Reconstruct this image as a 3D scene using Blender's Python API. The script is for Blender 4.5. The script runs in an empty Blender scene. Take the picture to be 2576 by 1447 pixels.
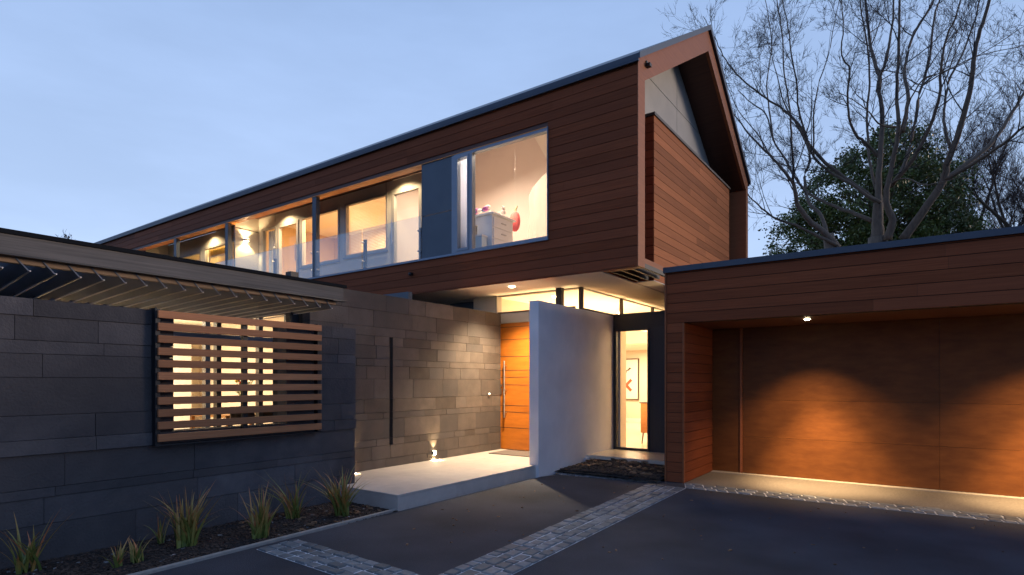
import bpy, math, random
from mathutils import Vector, Matrix, noise as mnoise
R = math.radians
C = bpy.context.scene.collection
SC = bpy.context.scene

# ------------------------------------------------------------------ camera
cam_d = bpy.data.cameras.new("camera"); cam = bpy.data.objects.new("camera", cam_d); C.objects.link(cam)
cam.location = (0, 0, 1.5); cam.rotation_euler = (R(90), 0, R(35.37))
cam_d.sensor_width = 36; cam_d.lens = 1454 / 2576 * 36; cam_d.shift_y = .0918
cam_d.clip_start = .05; cam_d.clip_end = 2000
SC.camera = cam

# ------------------------------------------------------------------ sky, sun, exposure
SUN_EL, SUN_ROT = 7.0, 50.0
w = bpy.data.worlds.new("World"); SC.world = w; w.use_nodes = True
nt = w.node_tree; nt.nodes.clear()
sky = nt.nodes.new('ShaderNodeTexSky'); sky.sky_type = 'NISHITA'; sky.sun_disc = False
sky.sun_elevation = R(SUN_EL); sky.sun_rotation = R(SUN_ROT); sky.ozone_density = 3.0; sky.dust_density = .3; sky.air_density = 1.0
tc = nt.nodes.new('ShaderNodeTexCoord')
mp = nt.nodes.new('ShaderNodeMapping'); mp.inputs['Scale'].default_value = (1.2, 1.2, 4.5)
nz = nt.nodes.new('ShaderNodeTexNoise'); nz.inputs['Scale'].default_value = 2.2; nz.inputs['Detail'].default_value = 5; nz.inputs['Roughness'].default_value = .55
rp = nt.nodes.new('ShaderNodeMapRange'); rp.inputs['From Min'].default_value = .35; rp.inputs['From Max'].default_value = .75
rp.inputs['To Min'].default_value = 0; rp.inputs['To Max'].default_value = 1
veil = nt.nodes.new('ShaderNodeMix'); veil.data_type = 'RGBA'       # thin even evening cloud veil over the clear sky
vf = nt.nodes.new('ShaderNodeMath'); vf.operation = 'MULTIPLY_ADD'; vf.inputs[1].default_value = .08; vf.inputs[2].default_value = .86
# evening sky: brightest on the afterglow side beyond the house, dimmer overhead and behind
grad = nt.nodes.new('ShaderNodeValToRGB'); grad.color_ramp.elements[0].position = .02; grad.color_ramp.elements[0].color = (.43, .55, .78, 1)
grad.color_ramp.elements[1].position = .62; grad.color_ramp.elements[1].color = (.235, .345, .575, 1)
sx = nt.nodes.new('ShaderNodeSeparateXYZ'); gm = nt.nodes.new('ShaderNodeVectorMath'); gm.operation = 'SCALE'; gm.inputs['Scale'].default_value = 10
dt = nt.nodes.new('ShaderNodeVectorMath'); dt.operation = 'DOT_PRODUCT'; dt.inputs[1].default_value = Vector((-.42, .86, .28)).normalized()
dr_ = nt.nodes.new('ShaderNodeMapRange'); dr_.interpolation_type = 'SMOOTHSTEP'; dr_.inputs['From Min'].default_value = -.25; dr_.inputs['From Max'].default_value = .62
dr_.inputs['To Min'].default_value = 0; dr_.inputs['To Max'].default_value = 1
fin = nt.nodes.new('ShaderNodeVectorMath'); fin.operation = 'MULTIPLY'
bk = nt.nodes.new('ShaderNodeMix'); bk.data_type = 'RGBA'; bk.inputs[6].default_value = (.56, .63, .78, 1); bk.inputs[7].default_value = (1, 1, 1, 1)
nt.links.new(tc.outputs['Generated'], sx.inputs[0]); nt.links.new(sx.outputs['Z'], grad.inputs['Fac']); nt.links.new(grad.outputs['Color'], gm.inputs[0]); nt.links.new(gm.outputs[0], veil.inputs[7])
cm = nt.nodes.new('ShaderNodeMapRange'); cm.inputs['From Min'].default_value = .3; cm.inputs['From Max'].default_value = .7; cm.inputs['To Min'].default_value = 9.6; cm.inputs['To Max'].default_value = 10.5
nt.links.new(nz.outputs['Fac'], cm.inputs['Value']); nt.links.new(cm.outputs['Result'], gm.inputs['Scale'])
nt.links.new(tc.outputs['Generated'], dt.inputs[0]); nt.links.new(dt.outputs['Value'], dr_.inputs['Value']); nt.links.new(dr_.outputs['Result'], bk.inputs[0]); nt.links.new(bk.outputs[2], fin.inputs[1])
bg = nt.nodes.new('ShaderNodeBackground'); bg.inputs['Strength'].default_value = .13
wo = nt.nodes.new('ShaderNodeOutputWorld')
L = nt.links.new
L(tc.outputs['Generated'], mp.inputs['Vector']); L(mp.outputs['Vector'], nz.inputs['Vector'])
L(nz.outputs['Fac'], rp.inputs['Value']); L(rp.outputs['Result'], vf.inputs[0]); L(vf.outputs[0], veil.inputs[0])
L(sky.outputs['Color'], veil.inputs[6]); L(veil.outputs[2], fin.inputs[0]); L(fin.outputs[0], bg.inputs['Color']); L(bg.outputs['Background'], wo.inputs['Surface'])
sd = bpy.data.lights.new("sun", 'SUN'); sd.energy = 1.8; sd.angle = R(16); sd.color = (1, .78, .62)
sun = bpy.data.objects.new("sun", sd); C.objects.link(sun)
sun_vec = Vector((math.sin(R(SUN_ROT)) * math.cos(R(SUN_EL)), math.cos(R(SUN_ROT)) * math.cos(R(SUN_EL)), math.sin(R(SUN_EL))))
sun.rotation_euler = (sun_vec).to_track_quat('Z', 'Y').to_euler()
SC.view_settings.view_transform = 'Standard'; SC.view_settings.look = 'None'
SC.view_settings.exposure = .22; SC.view_settings.gamma = 1
SC.render.engine = 'CYCLES'
SC.cycles.use_denoising = True
SC.cycles.max_bounces = 6; SC.cycles.diffuse_bounces = 4; SC.cycles.glossy_bounces = 3
SC.cycles.transparent_max_bounces = 16; SC.cycles.sample_clamp_indirect = 6
SC.cycles.caustics_reflective = False; SC.cycles.caustics_refractive = False

# ------------------------------------------------------------------ materials
def mat(name, c1, c2=None, rough=.6, scale=(1, 1, 1), nscale=4, tone=0, bump=0, bscale=None, metal=0, spec=.5, blotch=0, grain=None, emit=None, estr=0, hue=None, trans=0, sss=0):
    m = bpy.data.materials.new(name); m.use_nodes = True; t = m.node_tree; N = t.nodes; lk = t.links.new
    b = N['Principled BSDF']; b.inputs['Roughness'].default_value = rough; b.inputs['Metallic'].default_value = metal
    b.inputs['Specular IOR Level'].default_value = spec
    c2 = c2 or c1
    co = N.new('ShaderNodeTexCoord'); ma = N.new('ShaderNodeMapping'); ma.inputs['Scale'].default_value = scale
    lk(co.outputs['Object'], ma.inputs['Vector'])
    n1 = N.new('ShaderNodeTexNoise'); n1.inputs['Scale'].default_value = nscale; n1.inputs['Detail'].default_value = 6; n1.inputs['Roughness'].default_value = .6
    lk(ma.outputs['Vector'], n1.inputs['Vector'])
    r1 = N.new('ShaderNodeMapRange'); r1.inputs['From Min'].default_value = .3; r1.inputs['From Max'].default_value = .7
    lk(n1.outputs['Fac'], r1.inputs['Value'])
    mx = N.new('ShaderNodeMix'); mx.data_type = 'RGBA'; mx.inputs[6].default_value = (*c1, 1); mx.inputs[7].default_value = (*c2, 1)
    lk(r1.outputs['Result'], mx.inputs[0]); col = mx.outputs[2]
    if blotch:
        n2 = N.new('ShaderNodeTexNoise'); n2.inputs['Scale'].default_value = .9; n2.inputs['Detail'].default_value = 4
        lk(co.outputs['Object'], n2.inputs['Vector'])
        r2 = N.new('ShaderNodeMapRange'); r2.inputs['From Min'].default_value = .3; r2.inputs['From Max'].default_value = .7
        r2.inputs['To Min'].default_value = 1 - blotch; r2.inputs['To Max'].default_value = 1 + blotch
        lk(n2.outputs['Fac'], r2.inputs['Value'])
        hs = N.new('ShaderNodeHueSaturation'); lk(col, hs.inputs['Color']); lk(r2.outputs['Result'], hs.inputs['Value']); col = hs.outputs['Color']
    if tone:
        at = N.new('ShaderNodeAttribute'); at.attribute_name = 'tone'
        r3 = N.new('ShaderNodeMapRange'); r3.inputs['To Min'].default_value = 1 - tone; r3.inputs['To Max'].default_value = 1 + tone
        lk(at.outputs['Fac'], r3.inputs['Value'])
        hs = N.new('ShaderNodeHueSaturation'); lk(col, hs.inputs['Color']); lk(r3.outputs['Result'], hs.inputs['Value'])
        col = hs.outputs['Color']
        if hue:
            m2 = N.new('ShaderNodeMix'); m2.data_type = 'RGBA'; m2.inputs[7].default_value = (*hue, 1)
            fr = N.new('ShaderNodeMath'); fr.operation = 'MULTIPLY'; fr.inputs[1].default_value = 7.13
            fc = N.new('ShaderNodeMath'); fc.operation = 'FRACT'
            lk(at.outputs['Fac'], fr.inputs[0]); lk(fr.outputs[0], fc.inputs[0])
            f2 = N.new('ShaderNodeMath'); f2.operation = 'MULTIPLY'; f2.inputs[1].default_value = .55
            lk(fc.outputs[0], f2.inputs[0]); lk(f2.outputs[0], m2.inputs[0]); lk(col, m2.inputs[6]); col = m2.outputs[2]
    lk(col, b.inputs['Base Color'])
    if bump:
        n3 = N.new('ShaderNodeTexNoise'); n3.inputs['Scale'].default_value = bscale or nscale * 3; n3.inputs['Detail'].default_value = 5
        lk(ma.outputs['Vector'], n3.inputs['Vector'])
        bp = N.new('ShaderNodeBump'); bp.inputs['Strength'].default_value = bump; bp.inputs['Distance'].default_value = .01
        lk(n3.outputs['Fac'], bp.inputs['Height']); lk(bp.outputs['Normal'], b.inputs['Normal'])
    if emit:
        b.inputs['Emission Color'].default_value = (*emit, 1); b.inputs['Emission Strength'].default_value = estr
    return m

def glass_mat(name, tint=(.95, .97, .97), refl=1.0, rough=0.0):
    m = bpy.data.materials.new(name); m.use_nodes = True; t = m.node_tree; N = t.nodes; N.clear(); lk = t.links.new
    o = N.new('ShaderNodeOutputMaterial'); tr = N.new('ShaderNodeBsdfTransparent'); tr.inputs['Color'].default_value = (*tint, 1)
    g = N.new('ShaderNodeBsdfGlossy'); g.inputs['Roughness'].default_value = rough
    fr = N.new('ShaderNodeLayerWeight'); fr.inputs['Blend'].default_value = .5
    pw = N.new('ShaderNodeMath'); pw.operation = 'POWER'; pw.inputs[1].default_value = 4.5; lk(fr.outputs['Facing'], pw.inputs[0])
    mu = N.new('ShaderNodeMath'); mu.operation = 'MULTIPLY_ADD'; mu.inputs[1].default_value = .9*refl; mu.inputs[2].default_value = .05*refl; mu.use_clamp = True
    mx = N.new('ShaderNodeMixShader'); lk(pw.outputs[0], mu.inputs[0]); lk(mu.outputs[0], mx.inputs[0])
    lk(tr.outputs[0], mx.inputs[1]); lk(g.outputs[0], mx.inputs[2]); lk(mx.outputs[0], o.inputs['Surface'])
    return m

def sheer_mat(name, col, alpha):
    m = bpy.data.materials.new(name); m.use_nodes = True; t = m.node_tree; N = t.nodes; N.clear(); lk = t.links.new
    o = N.new('ShaderNodeOutputMaterial'); tr = N.new('ShaderNodeBsdfTransparent')
    d = N.new('ShaderNodeBsdfDiffuse'); d.inputs['Color'].default_value = (*col, 1)
    tl = N.new('ShaderNodeBsdfTranslucent'); tl.inputs['Color'].default_value = (*col, 1)
    ad = N.new('ShaderNodeMixShader'); ad.inputs[0].default_value = .5; lk(d.outputs[0], ad.inputs[1]); lk(tl.outputs[0], ad.inputs[2])
    mx = N.new('ShaderNodeMixShader'); mx.inputs[0].default_value = alpha
    lk(tr.outputs[0], mx.inputs[1]); lk(ad.outputs[0], mx.inputs[2]); lk(mx.outputs[0], o.inputs['Surface'])
    return m

M = {}
M['cedar'] = mat('cedar_boards', (.30, .086, .034), (.180, .049, .020), rough=.55, scale=(.8, .8, 34), nscale=2.0, tone=.26, bump=.12, hue=(.21, .064, .030), spec=.06)
M['cedar_new'] = mat('cedar_trim', (.32, .110, .044), (.25, .085, .034), rough=.5, scale=(1, 1, 14), nscale=2.5, tone=.1, bump=.08, spec=.2)
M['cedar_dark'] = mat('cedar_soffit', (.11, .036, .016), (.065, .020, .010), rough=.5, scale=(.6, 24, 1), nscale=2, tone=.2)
M['garage_ply'] = mat('garage_door_timber', (.165, .060, .015), (.110, .038, .010), spec=.2, rough=.5, scale=(1, 1, 3.2), nscale=3.4, tone=.08, blotch=.16, bump=.05)
M['slat'] = mat('slat_timber', (.50, .215, .095), (.37, .15, .065), rough=.6, spec=.2, scale=(3, 1.2, 40), nscale=2, tone=.22, bump=.2)
M['beam'] = mat('weathered_beam', (.125, .112, .10), (.06, .055, .05), rough=.75, scale=(8, .55, 26), nscale=2.2, tone=.1, bump=.25, blotch=.2)
M['stone'] = mat('basalt_ashlar', (.104, .094, .092), (.058, .055, .060), rough=.72, nscale=4, tone=.28, bump=.7, bscale=48, blotch=.32, hue=(.085, .074, .070), spec=.25)
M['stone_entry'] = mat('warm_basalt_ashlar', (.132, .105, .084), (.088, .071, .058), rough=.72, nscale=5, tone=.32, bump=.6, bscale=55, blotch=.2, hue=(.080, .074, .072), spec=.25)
M['stone_pale'] = mat('porch_stone', (.56, .50, .44), (.47, .42, .37), rough=.55, nscale=6, tone=.06, bump=.06, bscale=60, blotch=.08)
M['mortar_dark'] = mat('dark_mortar', (.035, .032, .03), rough=.9)
M['render'] = mat('white_render', (.74, .73, .73), (.66, .655, .66), rough=.85, spec=.2, nscale=2.2, bump=.35, bscale=60, blotch=.11)
M['plaster'] = mat('cream_plaster', (.80, .74, .66), (.76, .70, .62), rough=.7, nscale=1.4)
M['panel_cream'] = mat('cream_panel', (.66, .60, .50), (.60, .55, .46), rough=.6, nscale=2, tone=.06, blotch=.05)
M['panel_pale'] = mat('pale_sheet_panel', (.40, .385, .345), (.34, .33, .30), rough=.7, nscale=2, tone=.05, blotch=.08)
M['panel_blue'] = mat('grey_sheet_panel', (.085, .11, .135), (.073, .096, .12), rough=.55, nscale=3, tone=.08)
M['zinc'] = mat('dark_roof_metal', (.052, .066, .088), (.042, .054, .074), rough=.42, nscale=4, metal=.25)
M['zinc_light'] = mat('sill_metal', (.20, .245, .31), (.17, .21, .27), rough=.4, nscale=4, metal=.35)
M['alu'] = mat('window_aluminium', (.24, .27, .31), (.21, .24, .28), rough=.4, nscale=5, metal=.3)
M['alu_warm'] = mat('pale_door_frames', (.44, .41, .365), (.39, .365, .33), rough=.45, nscale=5, metal=.1)
M['charcoal'] = mat('charcoal_metal', (.022, .024, .030), (.017, .019, .024), rough=.5, nscale=5)
M['black'] = mat('black_metal', (.012, .012, .014), (.008, .008, .010), rough=.5)
M['steel'] = mat('brushed_steel', (.55, .54, .52), (.48, .47, .46), rough=.28, metal=1, nscale=20)
M['louvre'] = mat('louvre_metal', (.17, .195, .235), (.12, .14, .17), rough=.62, spec=.2, nscale=2, metal=.0)
M['lit_edge'] = mat('painted_edge_light', (.62,.60,.55), rough=.5)  # pale tone paints the light along the lower blade edges
M['asphalt'] = mat('asphalt', (.070, .072, .084), (.022, .024, .031), rough=.8, spec=.3, nscale=110, bump=1.0, bscale=130, blotch=.42)
M['cobble'] = mat('granite_setts', (.17, .185, .19), (.10, .112, .12), rough=.6, nscale=14, tone=.38, bump=.4, bscale=50)
M['joint'] = mat('pale_joint_mortar', (.72, .73, .75), (.26, .27, .29), rough=.9, nscale=9, bump=.4)
M['soil'] = mat('dark_mulch', (.030, .022, .019), (.013, .010, .009), rough=.95, nscale=38, bump=1.0, bscale=70)
M['grassland'] = mat('lawn_soil', (.035, .042, .022), (.022, .028, .014), rough=.95, nscale=9, bump=.3)
M['edging'] = mat('concrete_edging', (.34, .31, .27), (.26, .235, .205), rough=.85, nscale=18, bump=.25, blotch=.1)
M['door_wood'] = mat('orange_door_timber', (.56, .175, .020), (.42, .120, .013), rough=.35, scale=(1.2, 1.2, 7), nscale=2.2, tone=.08, blotch=.14)
M['bark'] = mat('grey_bark', (.21, .155, .105), (.11, .083, .062), rough=.85, nscale=9, bump=.5, scale=(3, 3, .8))
M['twig'] = mat('brown_twigs', (.050, .040, .036), (.034, .028, .027), rough=.85)
M['twig_red'] = mat('reddish_twigs', (.060, .036, .030), (.040, .026, .024), rough=.85)
M['leaf'] = mat('evergreen_leaves', (.12, .19, .040), (.060, .105, .026), rough=.42, nscale=1.2, tone=.55, hue=(.20, .16, .035))
M['wall_in'] = mat('interior_paint', (.80, .68, .55), (.77, .655, .53), rough=.7, nscale=1)
M['wall_pink'] = mat('bedroom_paint', (.72, .61, .54), (.70, .59, .52), rough=.75, nscale=1)
M['wall_tan'] = mat('tan_interior_paint', (.62, .44, .25), (.58, .41, .23), rough=.7, nscale=1)
M['ceil_in'] = mat('ceiling_paint', (.80, .74, .66), rough=.8)
M['floor_in'] = mat('pale_floor', (.66, .58, .46), (.58, .50, .40), rough=.25, scale=(1, 6, 1), nscale=3)
M['white_paint'] = mat('white_furniture', (.82, .80, .77), rough=.4)
M['box_blue'] = mat('pale_blue_box', (.55, .66, .70), rough=.5)
M['oak'] = mat('oak_cabinet', (.52, .24, .07), (.42, .18, .05), rough=.45, scale=(1, 1, 8), nscale=3)
M['dark_wood'] = mat('dark_walnut', (.09, .045, .025), (.06, .03, .018), rough=.5, scale=(1, 1, 8))
M['red'] = mat('red_paint', (.78, .10, .045), rough=.5)
M['pumpkin'] = mat('pink_orange_felt', (.85, .17, .10), (.80, .11, .12), rough=.7, nscale=3)
M['green_stem'] = mat('green_felt', (.42, .46, .22), rough=.8)
M['purple'] = mat('purple_cloth', (.35, .08, .22), rough=.8)
M['blue_toy'] = mat('blue_cloth', (.05, .16, .30), rough=.8)
M['cream_toy'] = mat('cream_plush', (.72, .60, .50), rough=.9)
M['paper'] = mat('picture_paper', (.84, .80, .72), rough=.7)
M['glass'] = glass_mat('window_glass')
M['rail_glass'] = glass_mat('balustrade_glass', (.90, .95, .97), 2.4)
M['sheer'] = sheer_mat('white_netting', (.86, .80, .72), .42)
M['curtain'] = mat('pale_curtain', (.66, .68, .74), (.60, .62, .70), rough=.9, scale=(14, 14, .2), nscale=2)
M['yellow_curtain'] = mat('yellow_curtain', (.80, .56, .18), (.68, .45, .12), rough=.9, scale=(12, 12, .2), nscale=2)
M['blind'] = mat('venetian_blind', (.74, .68, .56), rough=.5)
M['lamp'] = mat('lit_lamp', (1, .9, .75), emit=(1, .80, .50), estr=34)
M['lamp_soft'] = mat('lit_diffuser', (1, .9, .75), emit=(1, .82, .55), estr=9)
M['flax'] = None

# ------------------------------------------------------------------ mesh helpers
class MB:
    def __init__(s): s.v = []; s.f = []; s.t = []
    def quad(s, a, b, c, d, t=.5):
        i = len(s.v); s.v += [a, b, c, d]; s.f.append((i, i+1, i+2, i+3)); s.t.append(t)
        return s
    def box(s, x0, x1, y0, y1, z0, z1, t=None):
        if t is None: t = .5
        if x0 > x1: x0, x1 = x1, x0
        if y0 > y1: y0, y1 = y1, y0
        if z0 > z1: z0, z1 = z1, z0
        i = len(s.v)
        s.v += [(x0,y0,z0),(x1,y0,z0),(x1,y1,z0),(x0,y1,z0),(x0,y0,z1),(x1,y0,z1),(x1,y1,z1),(x0,y1,z1)]
        for q in ((0,3,2,1),(4,5,6,7),(0,1,5,4),(1,2,6,5),(2,3,7,6),(3,0,4,7)):
            s.f.append(tuple(i+k for k in q)); s.t.append(t)
        return s
    def prism(s, poly, axis, a0, a1, t=.5):
        # poly: list of 2D points; axis 'x' -> (y,z) polygon swept in x ; 'y' -> (x,z) ; 'z' -> (x,y)
        def P(p, a): return {'x': (a, p[0], p[1]), 'y': (p[0], a, p[1]), 'z': (p[0], p[1], a)}[axis]
        n = len(poly); i = len(s.v)
        s.v += [P(p, a0) for p in poly] + [P(p, a1) for p in poly]
        s.f.append(tuple(i+k for k in range(n))[::-1]); s.f.append(tuple(i+n+k for k in range(n))); s.t += [t, t]
        for k in range(n):
            s.f.append((i+k, i+(k+1) % n, i+n+(k+1) % n, i+n+k)); s.t.append(t)
        return s
    def tube(s, pts, rad, sides=8, cap=True, t=.5):
        i0 = len(s.v); n = len(pts); pv = [Vector(p) for p in pts]
        up = Vector((0.13, .31, .94))
        for k, p in enumerate(pv):
            d = (pv[min(k+1, n-1)] - pv[max(k-1, 0)])
            if d.length < 1e-9: d = Vector((0, 0, 1))
            d.normalize(); a = d.cross(up)
            if a.length < .05: a = d.cross(Vector((1, 0, 0)))
            a.normalize(); b = d.cross(a); r = rad[k] if isinstance(rad, (list, tuple)) else rad
            for q in range(sides):
                an = 2*math.pi*q/sides; o = a*math.cos(an)*r + b*math.sin(an)*r
                s.v.append((p.x+o.x, p.y+o.y, p.z+o.z))
        for k in range(n-1):
            for q in range(sides):
                s.f.append((i0+k*sides+q, i0+k*sides+(q+1) % sides, i0+(k+1)*sides+(q+1) % sides, i0+(k+1)*sides+q)); s.t.append(t)
        if cap:
            s.f.append(tuple(i0+q for q in range(sides))[::-1]); s.f.append(tuple(i0+(n-1)*sides+q for q in range(sides))); s.t += [t, t]
        return s
    def ball(s, c, r, seg=10, rings=6, sc=(1, 1, 1), t=.5):
        i0 = len(s.v)
        for a in range(rings+1):
            th = math.pi*a/rings
            for b in range(seg):
                ph = 2*math.pi*b/seg
                s.v.append((c[0]+r*sc[0]*math.sin(th)*math.cos(ph), c[1]+r*sc[1]*math.sin(th)*math.sin(ph), c[2]+r*sc[2]*math.cos(th)))
        for a in range(rings):
            for b in range(seg):
                s.f.append((i0+a*seg+b, i0+(a+1)*seg+b, i0+(a+1)*seg+(b+1) % seg, i0+a*seg+(b+1) % seg)); s.t.append(t)
        return s
    def build(s, name, material, parent=None, bevel=0, smooth=False, loc=None):
        o0 = Vector(ORG.get(parent.name, (0, 0, 0))) if parent else Vector(loc or (0, 0, 0))
        me = bpy.data.meshes.new(name)
        me.from_pydata([(x-o0.x, y-o0.y, z-o0.z) for x, y, z in s.v], [], s.f)
        at = me.attributes.new('tone', 'FLOAT', 'FACE'); at.data.foreach_set('value', s.t)
        me.materials.append(material if not isinstance(material, str) else M[material])
        me.update()
        ob = bpy.data.objects.new(name, me); C.objects.link(ob)
        if parent: ob.parent = parent; ORG[ob.name] = o0
        else: ob.location = o0; ORG[ob.name] = o0
        if smooth:
            for p in me.polygons: p.use_smooth = True
        if bevel:
            bm = ob.modifiers.new('bevel', 'BEVEL'); bm.width = bevel; bm.segments = 2; bm.limit_method = 'ANGLE'
        return ob
ORG = {}
def bx(*a): return MB().box(*a)
def tag(o, label=None, cat=None, group=None, kind=None):
    if label: o['label'] = label
    if cat: o['category'] = cat
    if group: o['group'] = group
    if kind: o['kind'] = kind
    return o
def thing(name, loc, label, cat, group=None):
    o = bpy.data.objects.new(name, None); C.objects.link(o); o.location = loc; o.empty_display_size = .2
    ORG[o.name] = Vector(loc); tag(o, label, cat, group); return o
def dup(root, delta, label=None):
    r = root.copy(); C.objects.link(r); r.location = root.location + Vector(delta); ORG[r.name] = r.location.copy()
    if label: r['label'] = label
    for ch in list(root.children):
        c = ch.copy(); C.objects.link(c); c.parent = r
        for g in list(ch.children):
            e = g.copy(); C.objects.link(e); e.parent = c
    return r
def lamp(kind, loc, power, col=(1, .74, .44), target=None, size=.1, spot=60, blend=.5, name='lamp_light', sy=None, parent=None):
    d = bpy.data.lights.new(name, kind); d.energy = power; d.color = col
    if kind == 'SPOT': d.spot_size = R(spot); d.spot_blend = blend; d.shadow_soft_size = size
    elif kind == 'POINT': d.shadow_soft_size = size
    elif kind == 'AREA':
        d.size = size
        if sy: d.shape = 'RECTANGLE'; d.size_y = sy
    o = bpy.data.objects.new(name, d); C.objects.link(o); o.location = loc
    if target is not None:
        v = Vector(target) - Vector(loc); o.rotation_euler = v.to_track_quat('-Z', 'Y').to_euler()
    if parent:
        o.parent = parent; o.location = Vector(loc) - ORG[parent.name]
    return o

rnd = random.Random(7)
def boards_x(mb, x0, x1, yf, z0, z1, holes=(), zbase=3.19, pitch=.147, thick=.018, side=-1, r=rnd):
    """horizontal boards on a wall running along X, front face at yf"""
    k = int(math.floor((z0 - zbase) / pitch)) - 1
    while zbase + k*pitch < z1:
        a = max(z0, zbase + k*pitch + .004); b = min(z1, zbase + (k+1)*pitch - .004); k += 1
        if b - a < .012: continue
        x = x0
        while x < x1 - 1e-6:
            e = x + r.uniform(2.4, 5.2)
            if x1 - e < .9: e = x1
            tone = r.random(); off = r.uniform(0, .003)
            segs = [(x, e - (.002 if e < x1 else 0))]
            for hx0, hx1, hz0, hz1 in holes:
                if b <= hz0 + .001 or a >= hz1 - .001: continue
                ns = []
                for p, q in segs:
                    if q <= hx0 or p >= hx1: ns.append((p, q)); continue
                    if p < hx0: ns.append((p, hx0))
                    if q > hx1: ns.append((hx1, q))
                segs = ns
            for p, q in segs:
                if q - p > .02:
                    aa, bb = a, b
                    mb.box(p, q, yf - side*thick if side < 0 else yf - thick, yf + side*off*0, aa, bb, tone)
            x = e
def boards_y(mb, xf, y0, y1, z0, z1, zbase=3.19, pitch=.147, thick=.018, face=1, r=rnd):
    """boards on a wall running along Y, outer face at xf, facing +X (face=1) or -X"""
    k = int(math.floor((z0 - zbase) / pitch)) - 1
    while zbase + k*pitch < z1:
        a = max(z0, zbase + k*pitch + .004); b = min(z1, zbase + (k+1)*pitch - .004); k += 1
        if b - a < .012: continue
        y = y0
        while y < y1 - 1e-6:
            e = y + r.uniform(1.8, 4.0)
            if y1 - e < .8: e = y1
            mb.box(xf, xf - face*thick, y, e - (.002 if e < y1 else 0), a, b, r.random()); y = e

# ================================================================== GROUND
g = MB().quad((-400,-400,-.03),(400,-400,-.03),(400,400,-.03),(-400,400,-.03)).build('ground', 'grassland'); tag(g, kind='structure')
dr = MB()
dr.prism([(-4.93,-7),(9,-7),(9,9.85),(-2.87,9.85),(-2.87,8.43),(-3.2,8.40),(-4.0,8.25),(-4.75,8.12),(-4.9,7.7),(-4.93,4.65)], 'z', -.06, 0)
dr = dr.build('driveway', 'asphalt'); tag(dr, kind='structure')

ap = MB().prism([(-2.86,8.44),(3.4,8.44),(3.4,9.86),(-2.86,9.86)], 'z', -.02, .004).build('garage_apron', mat('lamplit_asphalt', (.16, .145, .13), (.075, .068, .062), rough=.7, nscale=40, bump=.4, bscale=120, blotch=.15)); tag(ap, kind='structure')  # same asphalt painted paler, standing in for the lamp pool
def setts(name, quadpts, n_along, n_across, seed):
    """a band of granite setts between four ground corners a,b (one end) c,d (other end)"""
    a, b, c, d = [Vector((p[0], p[1], 0)) for p in quadpts]; r = random.Random(seed); mb = MB()
    def P(u, v): return (a*(1-u)+c*u)*(1-v) + (b*(1-u)+d*u)*v
    for j in range(n_across):
        off = r.uniform(0, 1)/n_along; u = -off
        while u < 1:
            du = (1/n_along)*r.uniform(.72, 1.35); u1 = u + du
            p, q = max(u, 0), min(u1, 1); u = u1
            if q - p < .25/n_along: continue
            v0, v1 = j/n_across, (j+1)/n_across
            cs = [P(p, v0), P(q, v0), P(q, v1), P(p, v1)]; ce = sum(cs, Vector())/4
            h = r.uniform(.010, .019); tl = [r.uniform(-.003, .003) for _ in range(4)]
            cs = [ce + (k-ce)*1.0 + (ce-k).normalized()*r.uniform(.009, .017) for k in cs]
            i = len(mb.v); top = [ce + (k-ce)*.86 for k in cs]
            mb.v += [(k.x, k.y, -.01) for k in cs] + [(k.x, k.y, h*.55) for k in cs] + [(k.x, k.y, h+e) for k, e in zip(top, tl)]
            tone = r.random()
            for s0 in (0, 4):
                for m_ in range(4):
                    mb.f.append((i+s0+m_, i+s0+(m_+1) % 4, i+s0+4+(m_+1) % 4, i+s0+4+m_)); mb.t.append(tone)
            mb.f.append((i+8, i+9, i+10, i+11)); mb.t.append(tone)
    o = mb.build(name, 'cobble'); tag(o, kind='structure')
    jm = MB().quad(*[(k.x, k.y, .004) for k in (a, b, d, c)]).build(name.replace('path', 'joint'), 'joint'); tag(jm, kind='structure')
    return o
setts('cobble_path', [(-4.84,2.88),(-4.84,3.29),(-3.03,2.82),(-3.03,3.23)], 13, 4, 1)
setts('cobble_path', [(-3.01,2.6),(-2.56,2.6),(-3.27,8.02),(-2.70,8.02)], 40, 4, 2)
setts('cobble_path', [(-2.72,8.04),(-2.86,8.42),(4.2,8.04),(4.2,8.42)], 50, 3, 3)
setts('cobble_path', [(-2.53,2.82),(-2.53,3.23),(3.5,2.7),(3.5,3.11)], 42, 4, 4)

# planting bed (soil) and bark bed, both lumpy
def lumpy(name, x0, x1, y0, y1, zf, seed, amp, n=(60, 200)):
    mb = MB(); nx, ny = n
    for i in range(nx+1):
        for j in range(ny+1):
            x = x0+(x1-x0)*i/nx; y = y0+(y1-y0)*j/ny
            e = min(i, nx-i, 3)/3*min(j, ny-j, 3)/3
            z = zf(x, y) + amp*e*(mnoise.noise(Vector((x*9+seed, y*9, 0))) + .7*mnoise.noise(Vector((x*27, y*27, seed))) + .5*mnoise.noise(Vector((x*60, y*60, seed))))
            mb.v.append((x, y, z))
    for i in range(nx):
        for j in range(ny):
            k = i*(ny+1)+j; mb.f.append((k, k+ny+1, k+ny+2, k+1)); mb.t.append(.5)
    o = mb.build(name, 'soil', smooth=True); tag(o, kind='structure'); return o
lumpy('planting_soil', -5.999, -4.94, -1.0, 4.69, lambda x, y: .0, 3, .016, (50, 240))
lumpy('bark_bed', -4.899, -3.16, 8.1, 10.29, lambda x, y: .03+.085*math.exp(-((x+4.0)**2*1.2+(y-9.4)**2*.9)), 8, .03, (90, 110))
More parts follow.
